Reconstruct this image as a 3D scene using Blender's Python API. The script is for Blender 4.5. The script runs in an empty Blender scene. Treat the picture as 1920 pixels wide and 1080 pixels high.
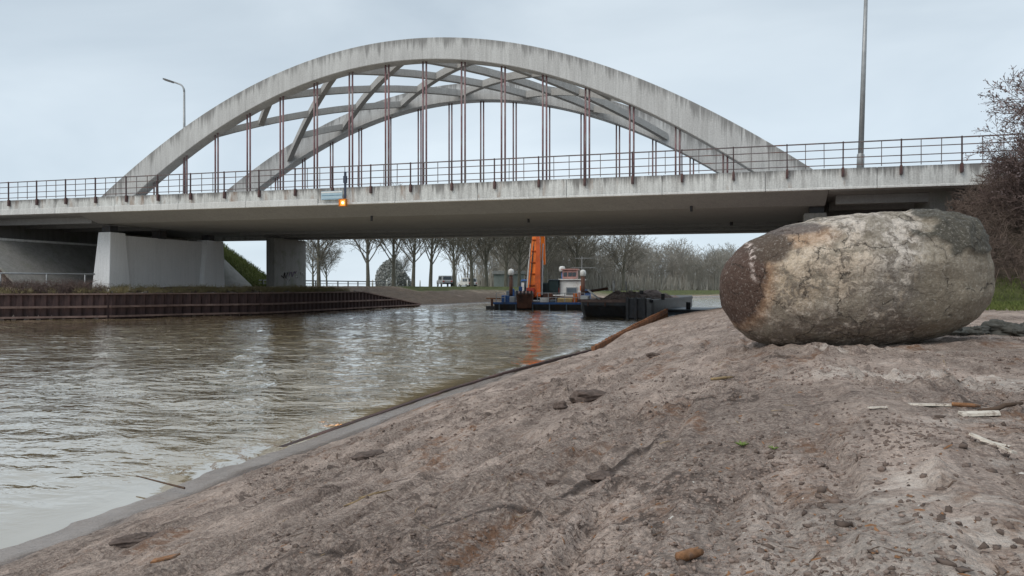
import bpy, math, random
import numpy as np
from mathutils import Vector, Matrix

# World frame: X runs along the bridge, Y along the canal (away from the viewer), Z up, water level at z = 0 (metres).
scene = bpy.context.scene
COL = scene.collection
R = math.radians

# ------------------------------------------------------------------ camera
cam_d = bpy.data.cameras.new("camera")
cam = bpy.data.objects.new("camera", cam_d)
COL.objects.link(cam)
cam_d.sensor_width = 36.0
cam_d.lens = 36.0 * 1427.0 / 1920.0
cam_d.clip_start = 0.05
cam_d.clip_end = 6000
cam.location = (0, 0, 2.1)
cam.rotation_euler = (R(89.9), 0, 0.3044)
scene.camera = cam

# ------------------------------------------------------------------ sky, sun, exposure
SUN_EL, SUN_AZ = R(48), R(215)          # azimuth measured clockwise from +Y
world = bpy.data.worlds.new("World")
scene.world = world
world.use_nodes = True
wn = world.node_tree
for n_ in list(wn.nodes): wn.nodes.remove(n_)
w_out = wn.nodes.new('ShaderNodeOutputWorld')
w_bg = wn.nodes.new('ShaderNodeBackground')
w_sky = wn.nodes.new('ShaderNodeTexSky')
w_sky.sky_type = 'NISHITA'
w_sky.sun_disc = False
w_sky.sun_elevation = SUN_EL
w_sky.sun_rotation = SUN_AZ
w_tc = wn.nodes.new('ShaderNodeTexCoord')
w_map = wn.nodes.new('ShaderNodeMapping'); w_map.inputs['Scale'].default_value = (1.0, 1.0, 2.6)
w_noise = wn.nodes.new('ShaderNodeTexNoise')
w_noise.inputs['Scale'].default_value = 2.1
w_noise.inputs['Detail'].default_value = 5
w_noise.inputs['Roughness'].default_value = 0.5
w_noise.inputs['Distortion'].default_value = 0.4
w_ramp = wn.nodes.new('ShaderNodeValToRGB')
w_ramp.color_ramp.elements[0].position = 0.34
w_ramp.color_ramp.elements[0].color = (5.15, 6.02, 6.8, 1)
w_ramp.color_ramp.elements[1].position = 0.66
w_ramp.color_ramp.elements[1].color = (6.85, 7.72, 8.4, 1)
w_mix = wn.nodes.new('ShaderNodeMix'); w_mix.data_type = 'RGBA'
w_mix.inputs[0].default_value = 0.9           # nine tenths closed cloud deck over a clear-sky base
wn.links.new(w_tc.outputs['Generated'], w_map.inputs['Vector'])
wn.links.new(w_map.outputs['Vector'], w_noise.inputs['Vector'])
wn.links.new(w_noise.outputs['Fac'], w_ramp.inputs['Fac'])
wn.links.new(w_sky.outputs['Color'], w_mix.inputs[6])
wn.links.new(w_ramp.outputs['Color'], w_mix.inputs[7])
w_sep = wn.nodes.new('ShaderNodeSeparateXYZ'); wn.links.new(w_tc.outputs['Generated'], w_sep.inputs[0])
w_mr = wn.nodes.new('ShaderNodeMapRange'); wn.links.new(w_sep.outputs[2], w_mr.inputs[0])
w_mr.inputs[1].default_value = 0.0; w_mr.inputs[2].default_value = 0.32; w_mr.inputs[3].default_value = 1.22; w_mr.inputs[4].default_value = 1.0
w_mul = wn.nodes.new('ShaderNodeVectorMath'); w_mul.operation = 'SCALE'
wn.links.new(w_mix.outputs[2], w_mul.inputs[0]); wn.links.new(w_mr.outputs[0], w_mul.inputs['Scale'])
wn.links.new(w_mul.outputs[0], w_bg.inputs['Color'])
w_bg.inputs['Strength'].default_value = 0.1
wn.links.new(w_bg.outputs['Background'], w_out.inputs['Surface'])

sun_d = bpy.data.lights.new("sun", 'SUN')
sun_d.energy = 1.5
sun_d.angle = R(40)
sun_d.color = (1.0, 0.93, 0.84)
sun = bpy.data.objects.new("sun", sun_d)
COL.objects.link(sun)
sdir = Vector((math.sin(SUN_AZ) * math.cos(SUN_EL), math.cos(SUN_AZ) * math.cos(SUN_EL), math.sin(SUN_EL)))
sun.rotation_euler = (-sdir).to_track_quat('-Z', 'Y').to_euler()
sun.location = sdir * 200

scene.view_settings.view_transform = 'Standard'
scene.view_settings.look = 'None'
scene.view_settings.exposure = 0.12
scene.view_settings.gamma = 1.0
scene.cycles.use_denoising = True
scene.cycles.max_bounces = 6
scene.cycles.diffuse_bounces = 3
scene.cycles.glossy_bounces = 3
scene.cycles.transmission_bounces = 3
scene.cycles.caustics_reflective = True
scene.cycles.blur_glossy = 1.0
scene.cycles.sample_clamp_indirect = 6.0
scene.cycles.caustics_refractive = False

# ------------------------------------------------------------------ noise and terrain functions (pure numpy)
#TERRAIN-BEGIN
def _hash(ix, iy, seed):
    h = (ix.astype(np.int64) * 374761393 + iy.astype(np.int64) * 668265263 + seed * 1442695041) & 0xFFFFFFFF
    h = ((h ^ (h >> 13)) * 1274126177) & 0xFFFFFFFF
    h = h ^ (h >> 16)
    return (h & 0xFFFFFF) / float(0xFFFFFF)
def vnoise(x, y, seed=0):
    x = np.asarray(x, float); y = np.asarray(y, float)
    ix = np.floor(x); iy = np.floor(y)
    fx = x - ix; fy = y - iy
    fx = fx * fx * fx * (fx * (fx * 6 - 15) + 10); fy = fy * fy * fy * (fy * (fy * 6 - 15) + 10)
    a = _hash(ix, iy, seed); b = _hash(ix + 1, iy, seed); c = _hash(ix, iy + 1, seed); d = _hash(ix + 1, iy + 1, seed)
    return (a + (b - a) * fx) * (1 - fy) + (c + (d - c) * fx) * fy - 0.5
def fbm(x, y, octaves=4, seed=0, gain=0.5):
    s = 0.0; a = 1.0; f = 1.0
    ca, sa = 0.8, 0.6
    for o in range(octaves):
        s = s + a * vnoise(x * f, y * f, seed + o * 17)
        a *= gain; f *= 2.03
        x, y = ca * x - sa * y, sa * x + ca * y
    return s
def sstep(a, b, x):
    t = np.clip((x - a) / (b - a), 0, 1)
    return t * t * (3 - 2 * t)
NEAR_W = np.array([(-400, -60), (-60, -12), (0, -5.35), (4.3, -5.42), (9.3, -5.42), (14.0, -5.5), (17.0, -5.45), (20.4, -5.2), (24, -4.9), (46, -4.9), (47.6, -4.3), (50, -1.0), (60, 3), (100, 9), (130, 18), (168, 34), (250, 95), (400, 230), (900, 700)], float)
FAR_W = np.array([(-400, -240), (-60, -110), (20, -63), (30, -52), (35.8, -44.8), (39.7, -40.4), (44.4, -38.4), (48.5, -35.2), (49.5, -34.9), (75, -34.7), (97, -31.2), (130, -22), (168, -6.4), (250, 50), (400, 180), (900, 640)], float)
def xw_near(Y): return np.interp(Y, NEAR_W[:, 0], NEAR_W[:, 1])
def xw_far(Y): return np.interp(Y, FAR_W[:, 0], FAR_W[:, 1])
def terrain(X, Y, fine=True):
    X = np.asarray(X, float); Y = np.asarray(Y, float)
    wob = (0.14 * fbm(X * 0 + 3.1, Y * 0.55, 3, 5) + 0.10 * fbm(X * 0 + 8.1, Y * 2.6, 4, 6)) * sstep(60, 30, Y)
    d = X - (xw_near(Y) + wob * sstep(30, 20, Y))
    up = 1.47 * (1 - np.power(np.clip(1 - d / 5.9, 0, 1), 1.10)) + 0.012 * np.clip(d - 5.6, 0, 40)
    up = up + 0.25 * sstep(0.0, 0.3, d) * sstep(24, 30, Y) * sstep(4, 0, d)
    shelf = 0.42 * sstep(19, 14, Y)
    near = np.where(d > 0, up + 0.016, np.where(d > -shelf, 0.016 + 0.020 * d / 0.42, np.maximum((d + shelf) * 0.4 - 0.005, -1.6)))
    # right approach embankment
    emb = np.minimum(np.minimum((X - 5.2) * 0.9, (Y - 27.0) * 0.55), (78 - Y) * 0.6)
    cap = np.where((Y > 38.6) & (Y < 64), 4.6, 5.7)
    near = near + np.clip(emb, 0, cap) * sstep(4.5, 6, X)
    near = near + 0.5 * fbm(X * 0.02, Y * 0.02, 3, 9) * sstep(40, 120, np.hypot(X, Y))
    # far bank
    e = xw_far(Y) - X
    quay = sstep(75.5, 64, Y) * 1.0
    top = np.where(Y > 110, 1.2 + 0.9 * sstep(150, 110, Y), 2.1)
    bank_soft = top * np.power(np.clip(e / 9.0, 0, 1), 0.8)
    bank_quay = np.where(e > 0.25, 1.45 + 0.6 * sstep(0.4, 5, e), np.clip((e - 0.0) / 0.25, 0, 1) * 1.45)
    farz = bank_quay * quay + bank_soft * (1 - quay)
    farz = np.where(e > 0, farz, np.maximum(e * 0.5, -1.6))
    embl = np.minimum(np.minimum((-47.3 - X) * 1.05, (Y - 29) * 0.6), (69.5 - Y) * 1.1)
    capl = np.where((Y > 38) & (Y < 63.5), 3.15, 5.4)
    farz = farz + np.clip(embl, 0, capl)
    farz = farz + 0.12 * fbm(X * 0.35, Y * 0.35, 3, 21) * sstep(1, 6, e)
    z = np.where(d > -8, near, np.where(e > -8, farz, -1.6))
    if fine:
        m = sstep(60, 12, np.hypot(X, Y)) * sstep(0.0, 0.4, d)
        rut = np.zeros_like(z)
        wv = X + 0.25 * fbm(X * 0.3, Y * 0.22, 3, 31) + 0.02 * Y
        for (f, a, sd) in ((2.3, 0.010, 1), (5.1, 0.010, 2), (11.0, 0.007, 3)):
            rut = rut + a * np.sin(wv * f * 2 * math.pi / 2.2 + sd * 1.7) * (0.35 + 1.3 * np.clip(fbm(X * 0.5 + sd * 9, Y * 0.3, 3, 40 + sd) + 0.4, 0, 1))
        for (sp, dp, sd) in ((0.62, 0.030, 4), (0.37, 0.020, 5), (0.21, 0.013, 6)):
            ph = (X + 0.16 * fbm(X * 0.25 + sd, Y * 0.30, 3, 140 + sd)) / sp
            fr = np.abs(ph - np.round(ph)) * sp
            on = sstep(0.02, 0.25, fbm(np.round(ph) * 3.7 + sd, Y * 0.45, 2, 150 + sd)) * (0.12 + 0.88 * sstep(0.2, -0.7, X - 0.06 * Y))
            rut = rut - dp * on * sstep(0.055, 0.008, fr) + 0.35 * dp * on * sstep(0.03, 0.06, fr) * sstep(0.13, 0.07, fr)
        band = sstep(2.0, 0.2, X)
        z = z + m * rut * (0.35 + 0.65 * band)
        lump = fbm(X * 0.8, Y * 0.35, 3, 51) * 0.04
        ridg = 1 - np.abs(fbm(X * 4.2, Y * 2.6, 3, 61)) * 2.6
        fine_l = fbm(X * 7.5, Y * 5.5, 4, 71, 0.6)
        clod = np.clip(fbm(X * 9, Y * 7, 3, 81) - 0.16, 0, 1) * np.clip(fbm(X * 1.1 + 4, Y * 0.8, 2, 91) + 0.3, 0, 1)
        z = z + m * (lump + 0.007 * np.clip(ridg, 0, 1) + 0.010 * fine_l + 0.004 * np.clip(1 - 4 * np.abs(fbm(X * 13, Y * 9, 2, 75)), 0, 1) + 0.22 * clod * sstep(0.3, 1.2, d))
        q = np.sqrt(((X - 0.98) / 1.36) ** 2 + ((Y - 8.84) / 0.78) ** 2)
        z = z + (0.022 + 0.035 * fbm(X * 5, Y * 5, 3, 171)) * np.exp(-((q - 0.90) / 0.13) ** 2)
        # a broken edge (small scarp) that runs along the bank
        xs = -1.45 + 0.09 * (Y - 3.0) + 0.16 * fbm(Y * 1.4, Y * 0 + 2, 4, 101)
        z = z + m * 0.055 * sstep(-0.028, 0.028, X - xs) * sstep(0.9, 0.05, X - xs) * sstep(1.2, 2.2, Y) * sstep(7.5, 5.0, Y)
        xs2 = 0.35 + 0.05 * (Y - 3.0) + 0.2 * fbm(Y * 1.1, Y * 0 + 7, 4, 111)
        z = z + m * 0.035 * sstep(-0.02, 0.03, X - xs2) * sstep(0.7, 0.05, X - xs2) * sstep(1.5, 2.0, Y) * sstep(5.0, 3.6, Y)
        xs3 = -4.2 + 0.02 * Y + 0.3 * fbm(Y * 0.7, Y * 0 + 12, 4, 121)
        z = z + m * 0.05 * sstep(-0.05, 0.05, X - xs3) * sstep(0.8, 0.05, X - xs3) * sstep(-0.2, 0.25, fbm(Y * 0.5, Y * 0 + 3, 2, 131))
    return z
#TERRAIN-END
def gz(x, y): return float(terrain(np.array([x]), np.array([y]))[0])

# ------------------------------------------------------------------ mesh builder
class MB:
    def __init__(s): s.v = []; s.f = []
    def add(s, vs, fs):
        o = len(s.v); s.v.extend([tuple(map(float, p)) for p in vs]); s.f.extend([tuple(i + o for i in f) for f in fs]); return s
    def box(s, x0, x1, y0, y1, z0, z1):
        vs = [(x0, y0, z0), (x1, y0, z0), (x1, y1, z0), (x0, y1, z0), (x0, y0, z1), (x1, y0, z1), (x1, y1, z1), (x0, y1, z1)]
        return s.add(vs, BOXF)
    def hexa(s, vs): return s.add(vs, BOXF)
    def tube(s, path, rad, n=6, cap=True, twist=0.0):
        path = [Vector(p) for p in path]
        if not hasattr(rad, '__len__'): rad = [rad] * len(path)
        o = len(s.v); k = len(path)
        for i, p in enumerate(path):
            a = path[max(i - 1, 0)]; b = path[min(i + 1, k - 1)]
            t = (b - a); t = t.normalized() if t.length > 1e-9 else Vector((0, 0, 1))
            ref = Vector((0, 0, 1)) if abs(t.z) < 0.9 else Vector((1, 0, 0))
            u = t.cross(ref).normalized(); w = u.cross(t)
            for j in range(n):
                an = 2 * math.pi * j / n + twist
                q = p + (u * math.cos(an) + w * math.sin(an)) * rad[i]
                s.v.append((q.x, q.y, q.z))
        for i in range(k - 1):
            for j in range(n):
                a = o + i * n + j; b = o + i * n + (j + 1) % n
                s.f.append((a, b, b + n, a + n))
        if cap:
            s.f.append(tuple(o + j for j in range(n))[::-1]); s.f.append(tuple(o + (k - 1) * n + j for j in range(n)))
        return s
    def beam(s, a, b, w, h, up=(0, 0, 1)):
        a = Vector(a); b = Vector(b); t = (b - a).normalized(); u = Vector(up); r = t.cross(u).normalized(); u = r.cross(t)
        vs = []
        for p in (a, b):
            for (i, j) in ((-1, -1), (1, -1), (1, 1), (-1, 1)): vs.append(p + r * (i * w / 2) + u * (j * h / 2))
        return s.add(vs, [(3, 2, 1, 0), (4, 5, 6, 7), (0, 1, 5, 4), (1, 2, 6, 5), (2, 3, 7, 6), (3, 0, 4, 7)])
    def prism_y(s, poly, y0, y1):
        n = len(poly)
        vs = [(x, y0, z) for x, z in poly] + [(x, y1, z) for x, z in poly]
        fs = [tuple(range(n)), tuple(range(2 * n - 1, n - 1, -1))]
        for i in range(n): fs.append((i, i + n, (i + 1) % n + n, (i + 1) % n))
        return s.add(vs, fs)
    def lathe(s, prof, n=12, c=(0, 0, 0)):
        o = len(s.v)
        for r, z in prof:
            for j in range(n):
                a = 2 * math.pi * j / n
                s.v.append((c[0] + r * math.cos(a), c[1] + r * math.sin(a), c[2] + z))
        k = len(prof)
        for i in range(k - 1):
            for j in range(n):
                a = o + i * n + j; b = o + i * n + (j + 1) % n
                s.f.append((a, b, b + n, a + n))
        s.f.append(tuple(o + j for j in range(n))[::-1]); s.f.append(tuple(o + (k - 1) * n + j for j in range(n)))
        return s
    def ball(s, c, r, n=10, m=6):
        prof = [(max(1e-3, r * math.sin(math.pi * i / m)), -r * math.cos(math.pi * i / m)) for i in range(m + 1)]
        return s.lathe(prof, n, c)
    def mesh(s, name):
        me = bpy.data.meshes.new(name); me.from_pydata(s.v, [], s.f); me.update(); return me
    def build(s, name, mat, parent=None, smooth=False, bevel=0.0):
        o = bpy.data.objects.new(name, s.mesh(name)); COL.objects.link(o)
        o.data.materials.append(mat)
        if parent: o.parent = parent
        if smooth: smooth_all(o.data)
        if bevel:
            b = o.modifiers.new('bevel', 'BEVEL'); b.width = bevel; b.segments = 1; b.limit_method = 'ANGLE'
        return o
BOXF = [(3, 2, 1, 0), (4, 5, 6, 7), (0, 1, 5, 4), (1, 2, 6, 5), (2, 3, 7, 6), (3, 0, 4, 7)]
def smooth_all(me): me.polygons.foreach_set('use_smooth', np.ones(len(me.polygons), bool))
def raw_mesh(name, V, Fq, mat, parent=None, smooth=True):
    """V (n,3), Fq (m,k) numpy arrays"""
    me = bpy.data.meshes.new(name)
    V = np.ascontiguousarray(V, np.float32); Fq = np.ascontiguousarray(Fq, np.int32)
    m, k = Fq.shape
    me.vertices.add(len(V)); me.vertices.foreach_set('co', V.ravel())
    me.loops.add(m * k); me.loops.foreach_set('vertex_index', Fq.ravel())
    me.polygons.add(m); me.polygons.foreach_set('loop_start', np.arange(0, m * k, k, dtype=np.int32))
    me.polygons.foreach_set('loop_total', np.full(m, k, np.int32))
    me.update(calc_edges=True)
    if smooth: smooth_all(me)
    o = bpy.data.objects.new(name, me); COL.objects.link(o); me.materials.append(mat)
    if parent: o.parent = parent
    return o
def tag(o, label=None, cat=None, group=None, kind=None):
    if label: o['label'] = label
    if cat: o['category'] = cat
    if group: o['group'] = group
    if kind: o['kind'] = kind
    return o
def empty(name, loc=(0, 0, 0), rz=0, label=None, cat=None, group=None):
    o = bpy.data.objects.new(name, None); COL.objects.link(o); o.location = loc; o.rotation_euler = (0, 0, rz); o.empty_display_size = 0.3
    return tag(o, label, cat, group)
def link_copy(o, parent=None, loc=None, rz=None, scale=None):
    c = o.copy(); COL.objects.link(c); c.parent = parent
    if loc is not None: c.location = loc
    if rz is not None: c.rotation_euler = (0, 0, rz)
    if scale is not None: c.scale = scale
    return c
def copy_tree(o, parent=None, **kw):
    c = link_copy(o, parent, **kw)
    for ch in list(o.children): copy_tree(ch, c)
    return c

# ------------------------------------------------------------------ materials
class NT:
    def __init__(s, name, rough=0.8, spec=0.3):
        s.m = bpy.data.materials.new(name); s.m.use_nodes = True
        s.t = s.m.node_tree; s.n = s.t.nodes; s.b = s.n['Principled BSDF']
        s.b.inputs['Roughness'].default_value = rough
        s.b.inputs['Specular IOR Level'].default_value = spec
        s._obj = None
    def link(s, a, b): s.t.links.new(a, b)
    def val(s, sock, v):
        if hasattr(v, 'links') or isinstance(v, bpy.types.NodeSocket): s.link(v, sock)
        else: sock.default_value = v
    def obj(s):
        if s._obj is None: s._obj = s.n.new('ShaderNodeTexCoord').outputs['Object']
        return s._obj
    def pos(s): return s.n.new('ShaderNodeNewGeometry').outputs['Position']
    def map(s, vec, scale=(1, 1, 1), loc=(0, 0, 0), rot=(0, 0, 0)):
        n = s.n.new('ShaderNodeMapping'); s.link(vec, n.inputs[0]); n.inputs['Scale'].default_value = scale; n.inputs['Location'].default_value = loc; n.inputs['Rotation'].default_value = rot
        return n.outputs[0]
    def noise(s, vec, scale=1.0, detail=4, rough=0.55, dist=0.0, color=False):
        n = s.n.new('ShaderNodeTexNoise'); s.link(vec, n.inputs['Vector'])
        n.inputs['Scale'].default_value = scale; n.inputs['Detail'].default_value = detail; n.inputs['Roughness'].default_value = rough; n.inputs['Distortion'].default_value = dist
        return n.outputs['Color' if color else 'Fac']
    def voro(s, vec, scale=1.0, feature='F1'):
        n = s.n.new('ShaderNodeTexVoronoi'); n.feature = feature; s.link(vec, n.inputs['Vector']); n.inputs['Scale'].default_value = scale
        return n.outputs['Distance']
    def ramp(s, fac, stops):
        n = s.n.new('ShaderNodeValToRGB'); s.link(fac, n.inputs[0]); e = n.color_ramp.elements
        while len(e) < len(stops): e.new(0.5)
        for i, (p, c) in enumerate(stops):
            e[i].position = p
            e[i].color = (c, c, c, 1) if not hasattr(c, '__len__') else (*c[:3], 1)
        return n.outputs[0]
    def mix(s, fac, a, b, mode='MIX'):
        n = s.n.new('ShaderNodeMix'); n.data_type = 'RGBA'; n.blend_type = mode
        for sock, v in ((n.inputs[0], fac), (n.inputs[6], a), (n.inputs[7], b)):
            if isinstance(v, bpy.types.NodeSocket): s.link(v, sock)
            elif hasattr(v, '__len__'): sock.default_value = (*v[:3], 1)
            else: sock.default_value = v
        return n.outputs[2]
    def math(s, op, a, b=0.0, c=None, clamp=False):
        n = s.n.new('ShaderNodeMath'); n.operation = op; n.use_clamp = clamp
        for i, v in enumerate((a, b, c)):
            if v is None: continue
            if isinstance(v, bpy.types.NodeSocket): s.link(v, n.inputs[i])
            else: n.inputs[i].default_value = v
        return n.outputs[0]
    def sep(s, vec):
        n = s.n.new('ShaderNodeSeparateXYZ'); s.link(vec, n.inputs[0]); return n.outputs
    def attr(s, name):
        n = s.n.new('ShaderNodeAttribute'); n.attribute_name = name; return n.outputs['Fac']
    def rand(s): return s.n.new('ShaderNodeObjectInfo').outputs['Random']
    def bump(s, h, strength=0.4, dist=0.02, normal=None):
        n = s.n.new('ShaderNodeBump'); n.inputs['Strength'].default_value = strength; n.inputs['Distance'].default_value = dist; s.link(h, n.inputs['Height'])
        if normal: s.link(normal, n.inputs['Normal'])
        return n.outputs[0]
    def out(s, color=None, rough=None, normal=None, metal=None):
        if color is not None:
            if isinstance(color, bpy.types.NodeSocket): s.link(color, s.b.inputs['Base Color'])
            else: s.b.inputs['Base Color'].default_value = (*color[:3], 1)
        if rough is not None: s.val(s.b.inputs['Roughness'], rough)
        if normal is not None: s.link(normal, s.b.inputs['Normal'])
        if metal is not None: s.b.inputs['Metallic'].default_value = metal
        return s.m
    def blob(s, vec, c, r, soft=0.25, warp=None, amt=0.0):
        """soft-edged ellipsoidal region, edge broken by noise"""
        m = s.map(vec, (1 / r[0], 1 / r[1], 1 / r[2]), (-c[0] / r[0], -c[1] / r[1], -c[2] / r[2]))
        n = s.n.new('ShaderNodeVectorMath'); n.operation = 'LENGTH'; s.link(m, n.inputs[0]); d = n.outputs['Value']
        if warp is not None: d = s.math('MULTIPLY_ADD', s.math('SUBTRACT', warp, 0.5), amt, d)
        q = s.n.new('ShaderNodeMapRange'); q.interpolation_type = 'SMOOTHSTEP'; s.link(d, q.inputs[0])
        q.inputs[1].default_value = 1 - soft; q.inputs[2].default_value = 1 + soft; q.inputs[3].default_value = 1; q.inputs[4].default_value = 0
        return q.outputs[0]

def plain(name, c, rough=0.6, var=0.25, scale=3.0, bump=0.15, metal=0.0, detail=4, dirt=None):
    t = NT(name, rough)
    nz = t.noise(t.obj(), scale, detail, 0.6)
    a = tuple(x * (1 - var) for x in c); b = tuple(min(1, x * (1 + var)) for x in c)
    col = t.ramp(nz, [(0.3, a), (0.7, b)])
    if dirt:
        n2 = t.noise(t.obj(), scale * 0.6, 5, 0.65)
        col = t.mix(t.ramp(n2, [(0.5, 0), (0.68, 1)]), col, dirt)
    return t.out(col, normal=t.bump(nz, bump, 0.01) if bump else None, metal=metal)

def concrete(name, light, dark, streak=0.8, fine=1.0, rust=0.0, moss=0.0, drip=0.0):
    t = NT(name, 0.88, 0.25)
    o = t.obj()
    big = t.noise(o, 0.45, 4, 0.6)
    st = t.noise(t.map(o, (2.6, 2.6, 0.16)), 1.0, 5, 0.7)
    st2 = t.noise(t.map(o, (9.0, 9.0, 0.5)), 1.0, 3, 0.6)
    grain = t.noise(o, 14 * fine, 4, 0.65)
    mid = tuple((a + b) / 2 for a, b in zip(light, dark))
    col = t.ramp(big, [(0.3, mid), (0.65, light)])
    col = t.mix(t.math('MULTIPLY', t.ramp(st, [(0.45, 0), (0.62, 1)]), streak), col, dark)
    col = t.mix(t.math('MULTIPLY', t.ramp(st2, [(0.50, 0), (0.66, 1)]), streak * 0.6), col, tuple(x * 0.8 for x in dark))
    col = t.mix(0.35, col, t.ramp(grain, [(0.3, tuple(x * 0.55 for x in light)), (0.7, tuple(min(1, x * 1.3) for x in light))]))
    if drip:
        tp = t.attr('top')
        dn = t.noise(t.map(o, (5.0, 5.0, 0.25), (2, 5, 0)), 1.0, 5, 0.75)
        dn2 = t.noise(t.map(o, (1.3, 1.3, 0.05), (9, 1, 0)), 1.0, 4, 0.7)
        dm = t.math('ADD', t.math('MULTIPLY', t.math('ADD', dn, dn2), 0.5), t.math('MULTIPLY_ADD', tp, 0.26, -0.17))
        col = t.mix(t.math('MULTIPLY', t.ramp(dm, [(0.50, 0), (0.60, 1)]), drip), col, tuple(x * 0.62 for x in dark))
        jn = t.math('LESS_THAN', t.math('ABSOLUTE', t.math('SUBTRACT', t.math('FRACT', t.math('MULTIPLY', t.sep(o)[0], 1 / 2.39)), 0.5)), 0.006)
        col = t.mix(t.math('MULTIPLY', jn, 0.35), col, tuple(x * 0.5 for x in dark))
    if rust:
        rn = t.noise(t.map(o, (1.5, 1.5, 0.35), (7, 3, 1)), 1.3, 4, 0.6)
        col = t.mix(t.math('MULTIPLY', t.ramp(rn, [(0.58, 0), (0.72, 1)]), rust), col, (0.26, 0.15, 0.09))
    if moss:
        mn = t.noise(o, 1.1, 4, 0.6, 0.3)
        col = t.mix(t.math('MULTIPLY', t.ramp(mn, [(0.5, 0), (0.7, 1)]), moss), col, (0.13, 0.15, 0.09))
    h = t.math('ADD', grain, t.math('MULTIPLY', st, 0.6))
    return t.out(col, normal=t.bump(h, 0.35, 0.02))

MT = {}
MT['arch'] = concrete('arch_concrete', (0.60, 0.605, 0.60), (0.33, 0.325, 0.32), 0.6, drip=0.8)
MT['fascia'] = concrete('fascia_concrete', (0.72, 0.73, 0.71), (0.30, 0.29, 0.28), 0.8, rust=0.6, drip=0.85)
MT['lip'] = concrete('lip_concrete', (0.72, 0.72, 0.70), (0.42, 0.41, 0.40), 0.5)
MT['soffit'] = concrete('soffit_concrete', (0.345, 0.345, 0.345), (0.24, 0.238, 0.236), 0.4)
MT['pier'] = concrete('pier_concrete', (0.88, 0.885, 0.89), (0.72, 0.73, 0.73), 0.5)
MT['pier_dark'] = concrete('pier_grey_concrete', (0.34, 0.335, 0.32), (0.21, 0.205, 0.195), 0.5, moss=0.5)
MT['brace'] = concrete('brace_concrete', (0.46, 0.455, 0.44), (0.28, 0.27, 0.26), 0.4)
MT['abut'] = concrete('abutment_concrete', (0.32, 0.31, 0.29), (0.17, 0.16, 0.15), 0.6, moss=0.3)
MT['asphalt'] = plain('asphalt', (0.06, 0.06, 0.06), 0.9, 0.2, 8)
MT['hanger'] = plain('hanger_paint', (0.235, 0.135, 0.14), 0.5, 0.25, 2.0, dirt=(0.30, 0.26, 0.25))
MT['rail'] = plain('railing_steel', (0.135, 0.115, 0.115), 0.55, 0.3, 2.5, dirt=(0.16, 0.075, 0.055))
MT['post'] = plain('railing_post_steel', (0.075, 0.05, 0.052), 0.6, 0.3, 2.0, dirt=(0.15, 0.065, 0.05))
MT['galv'] = plain('galvanised_steel', (0.33, 0.34, 0.345), 0.45, 0.15, 3, metal=0.4)
MT['lamp_dark'] = plain('lamp_housing', (0.16, 0.16, 0.16), 0.5, 0.1, 3)
MT['black'] = plain('black_steel', (0.042, 0.042, 0.046), 0.5, 0.4, 2.5, dirt=(0.05, 0.035, 0.028))
MT['orange'] = plain('orange_paint', (0.72, 0.17, 0.02), 0.42, 0.18, 1.2, dirt=(0.42, 0.10, 0.02))
MT['orange_shaded'] = plain('shaded_orange_paint', (0.50, 0.085, 0.012), 0.45, 0.2, 1.2, dirt=(0.25, 0.06, 0.02))  # darker copy of the orange paint, boom shading put into its colour
MT['white'] = plain('white_paint', (0.78, 0.78, 0.76), 0.45, 0.06, 2.0, dirt=(0.5, 0.47, 0.42))
MT['blue'] = plain('blue_paint', (0.035, 0.10, 0.28), 0.45, 0.2, 2.0, dirt=(0.05, 0.06, 0.09))
MT['bluegrey'] = plain('blue_grey_steel', (0.11, 0.14, 0.17), 0.5, 0.25, 2)
MT['greendark'] = plain('dark_green_paint', (0.018, 0.035, 0.038), 0.5, 0.25, 2)
MT['red'] = plain('red_paint', (0.42, 0.06, 0.04), 0.5, 0.2, 2)
MT['pink'] = plain('faded_red_paint', (0.50, 0.27, 0.24), 0.5, 0.15, 2)
MT['yellow'] = plain('yellowish_wood', (0.50, 0.36, 0.17), 0.7, 0.25, 4)
MT['brownsteel'] = plain('brown_steel', (0.10, 0.045, 0.03), 0.6, 0.35, 2, dirt=(0.03, 0.025, 0.025))
MT['tyre'] = plain('rubber', (0.02, 0.02, 0.02), 0.8, 0.2, 4)
MT['silver'] = plain('silver_grey_paint', (0.34, 0.355, 0.365), 0.35, 0.05, 2)

def glass_mat():
    t = NT('dark_window_glass', 0.06, 0.5); return t.out((0.03, 0.04, 0.05))
MT['glass'] = glass_mat()

def rust_mat(name, cols, scale=2.2):
    t = NT(name, 0.78, 0.3)
    o = t.obj()
    a = t.noise(o, scale, 6, 0.65, 0.2); b = t.noise(t.map(o, (1.2, 1.2, 0.3)), scale * 1.6, 4, 0.6)
    col = t.ramp(a, [(0.32, cols[0]), (0.5, cols[1]), (0.68, cols[2])])
    col = t.mix(t.ramp(b, [(0.5, 0), (0.7, 0.8)]), col, cols[0])
    return t.out(col, normal=t.bump(a, 0.4, 0.01))
MT['rust'] = rust_mat('bright_rust', [(0.11, 0.058, 0.038), (0.235, 0.105, 0.05), (0.36, 0.16, 0.07)])
MT['pile'] = rust_mat('dark_rust_piling', [(0.034, 0.026, 0.025), (0.075, 0.046, 0.043), (0.125, 0.07, 0.06)], 0.8)
MT['waler'] = rust_mat('waler_steel', [(0.12, 0.08, 0.068), (0.20, 0.135, 0.115), (0.27, 0.19, 0.16)], 0.7)

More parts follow.
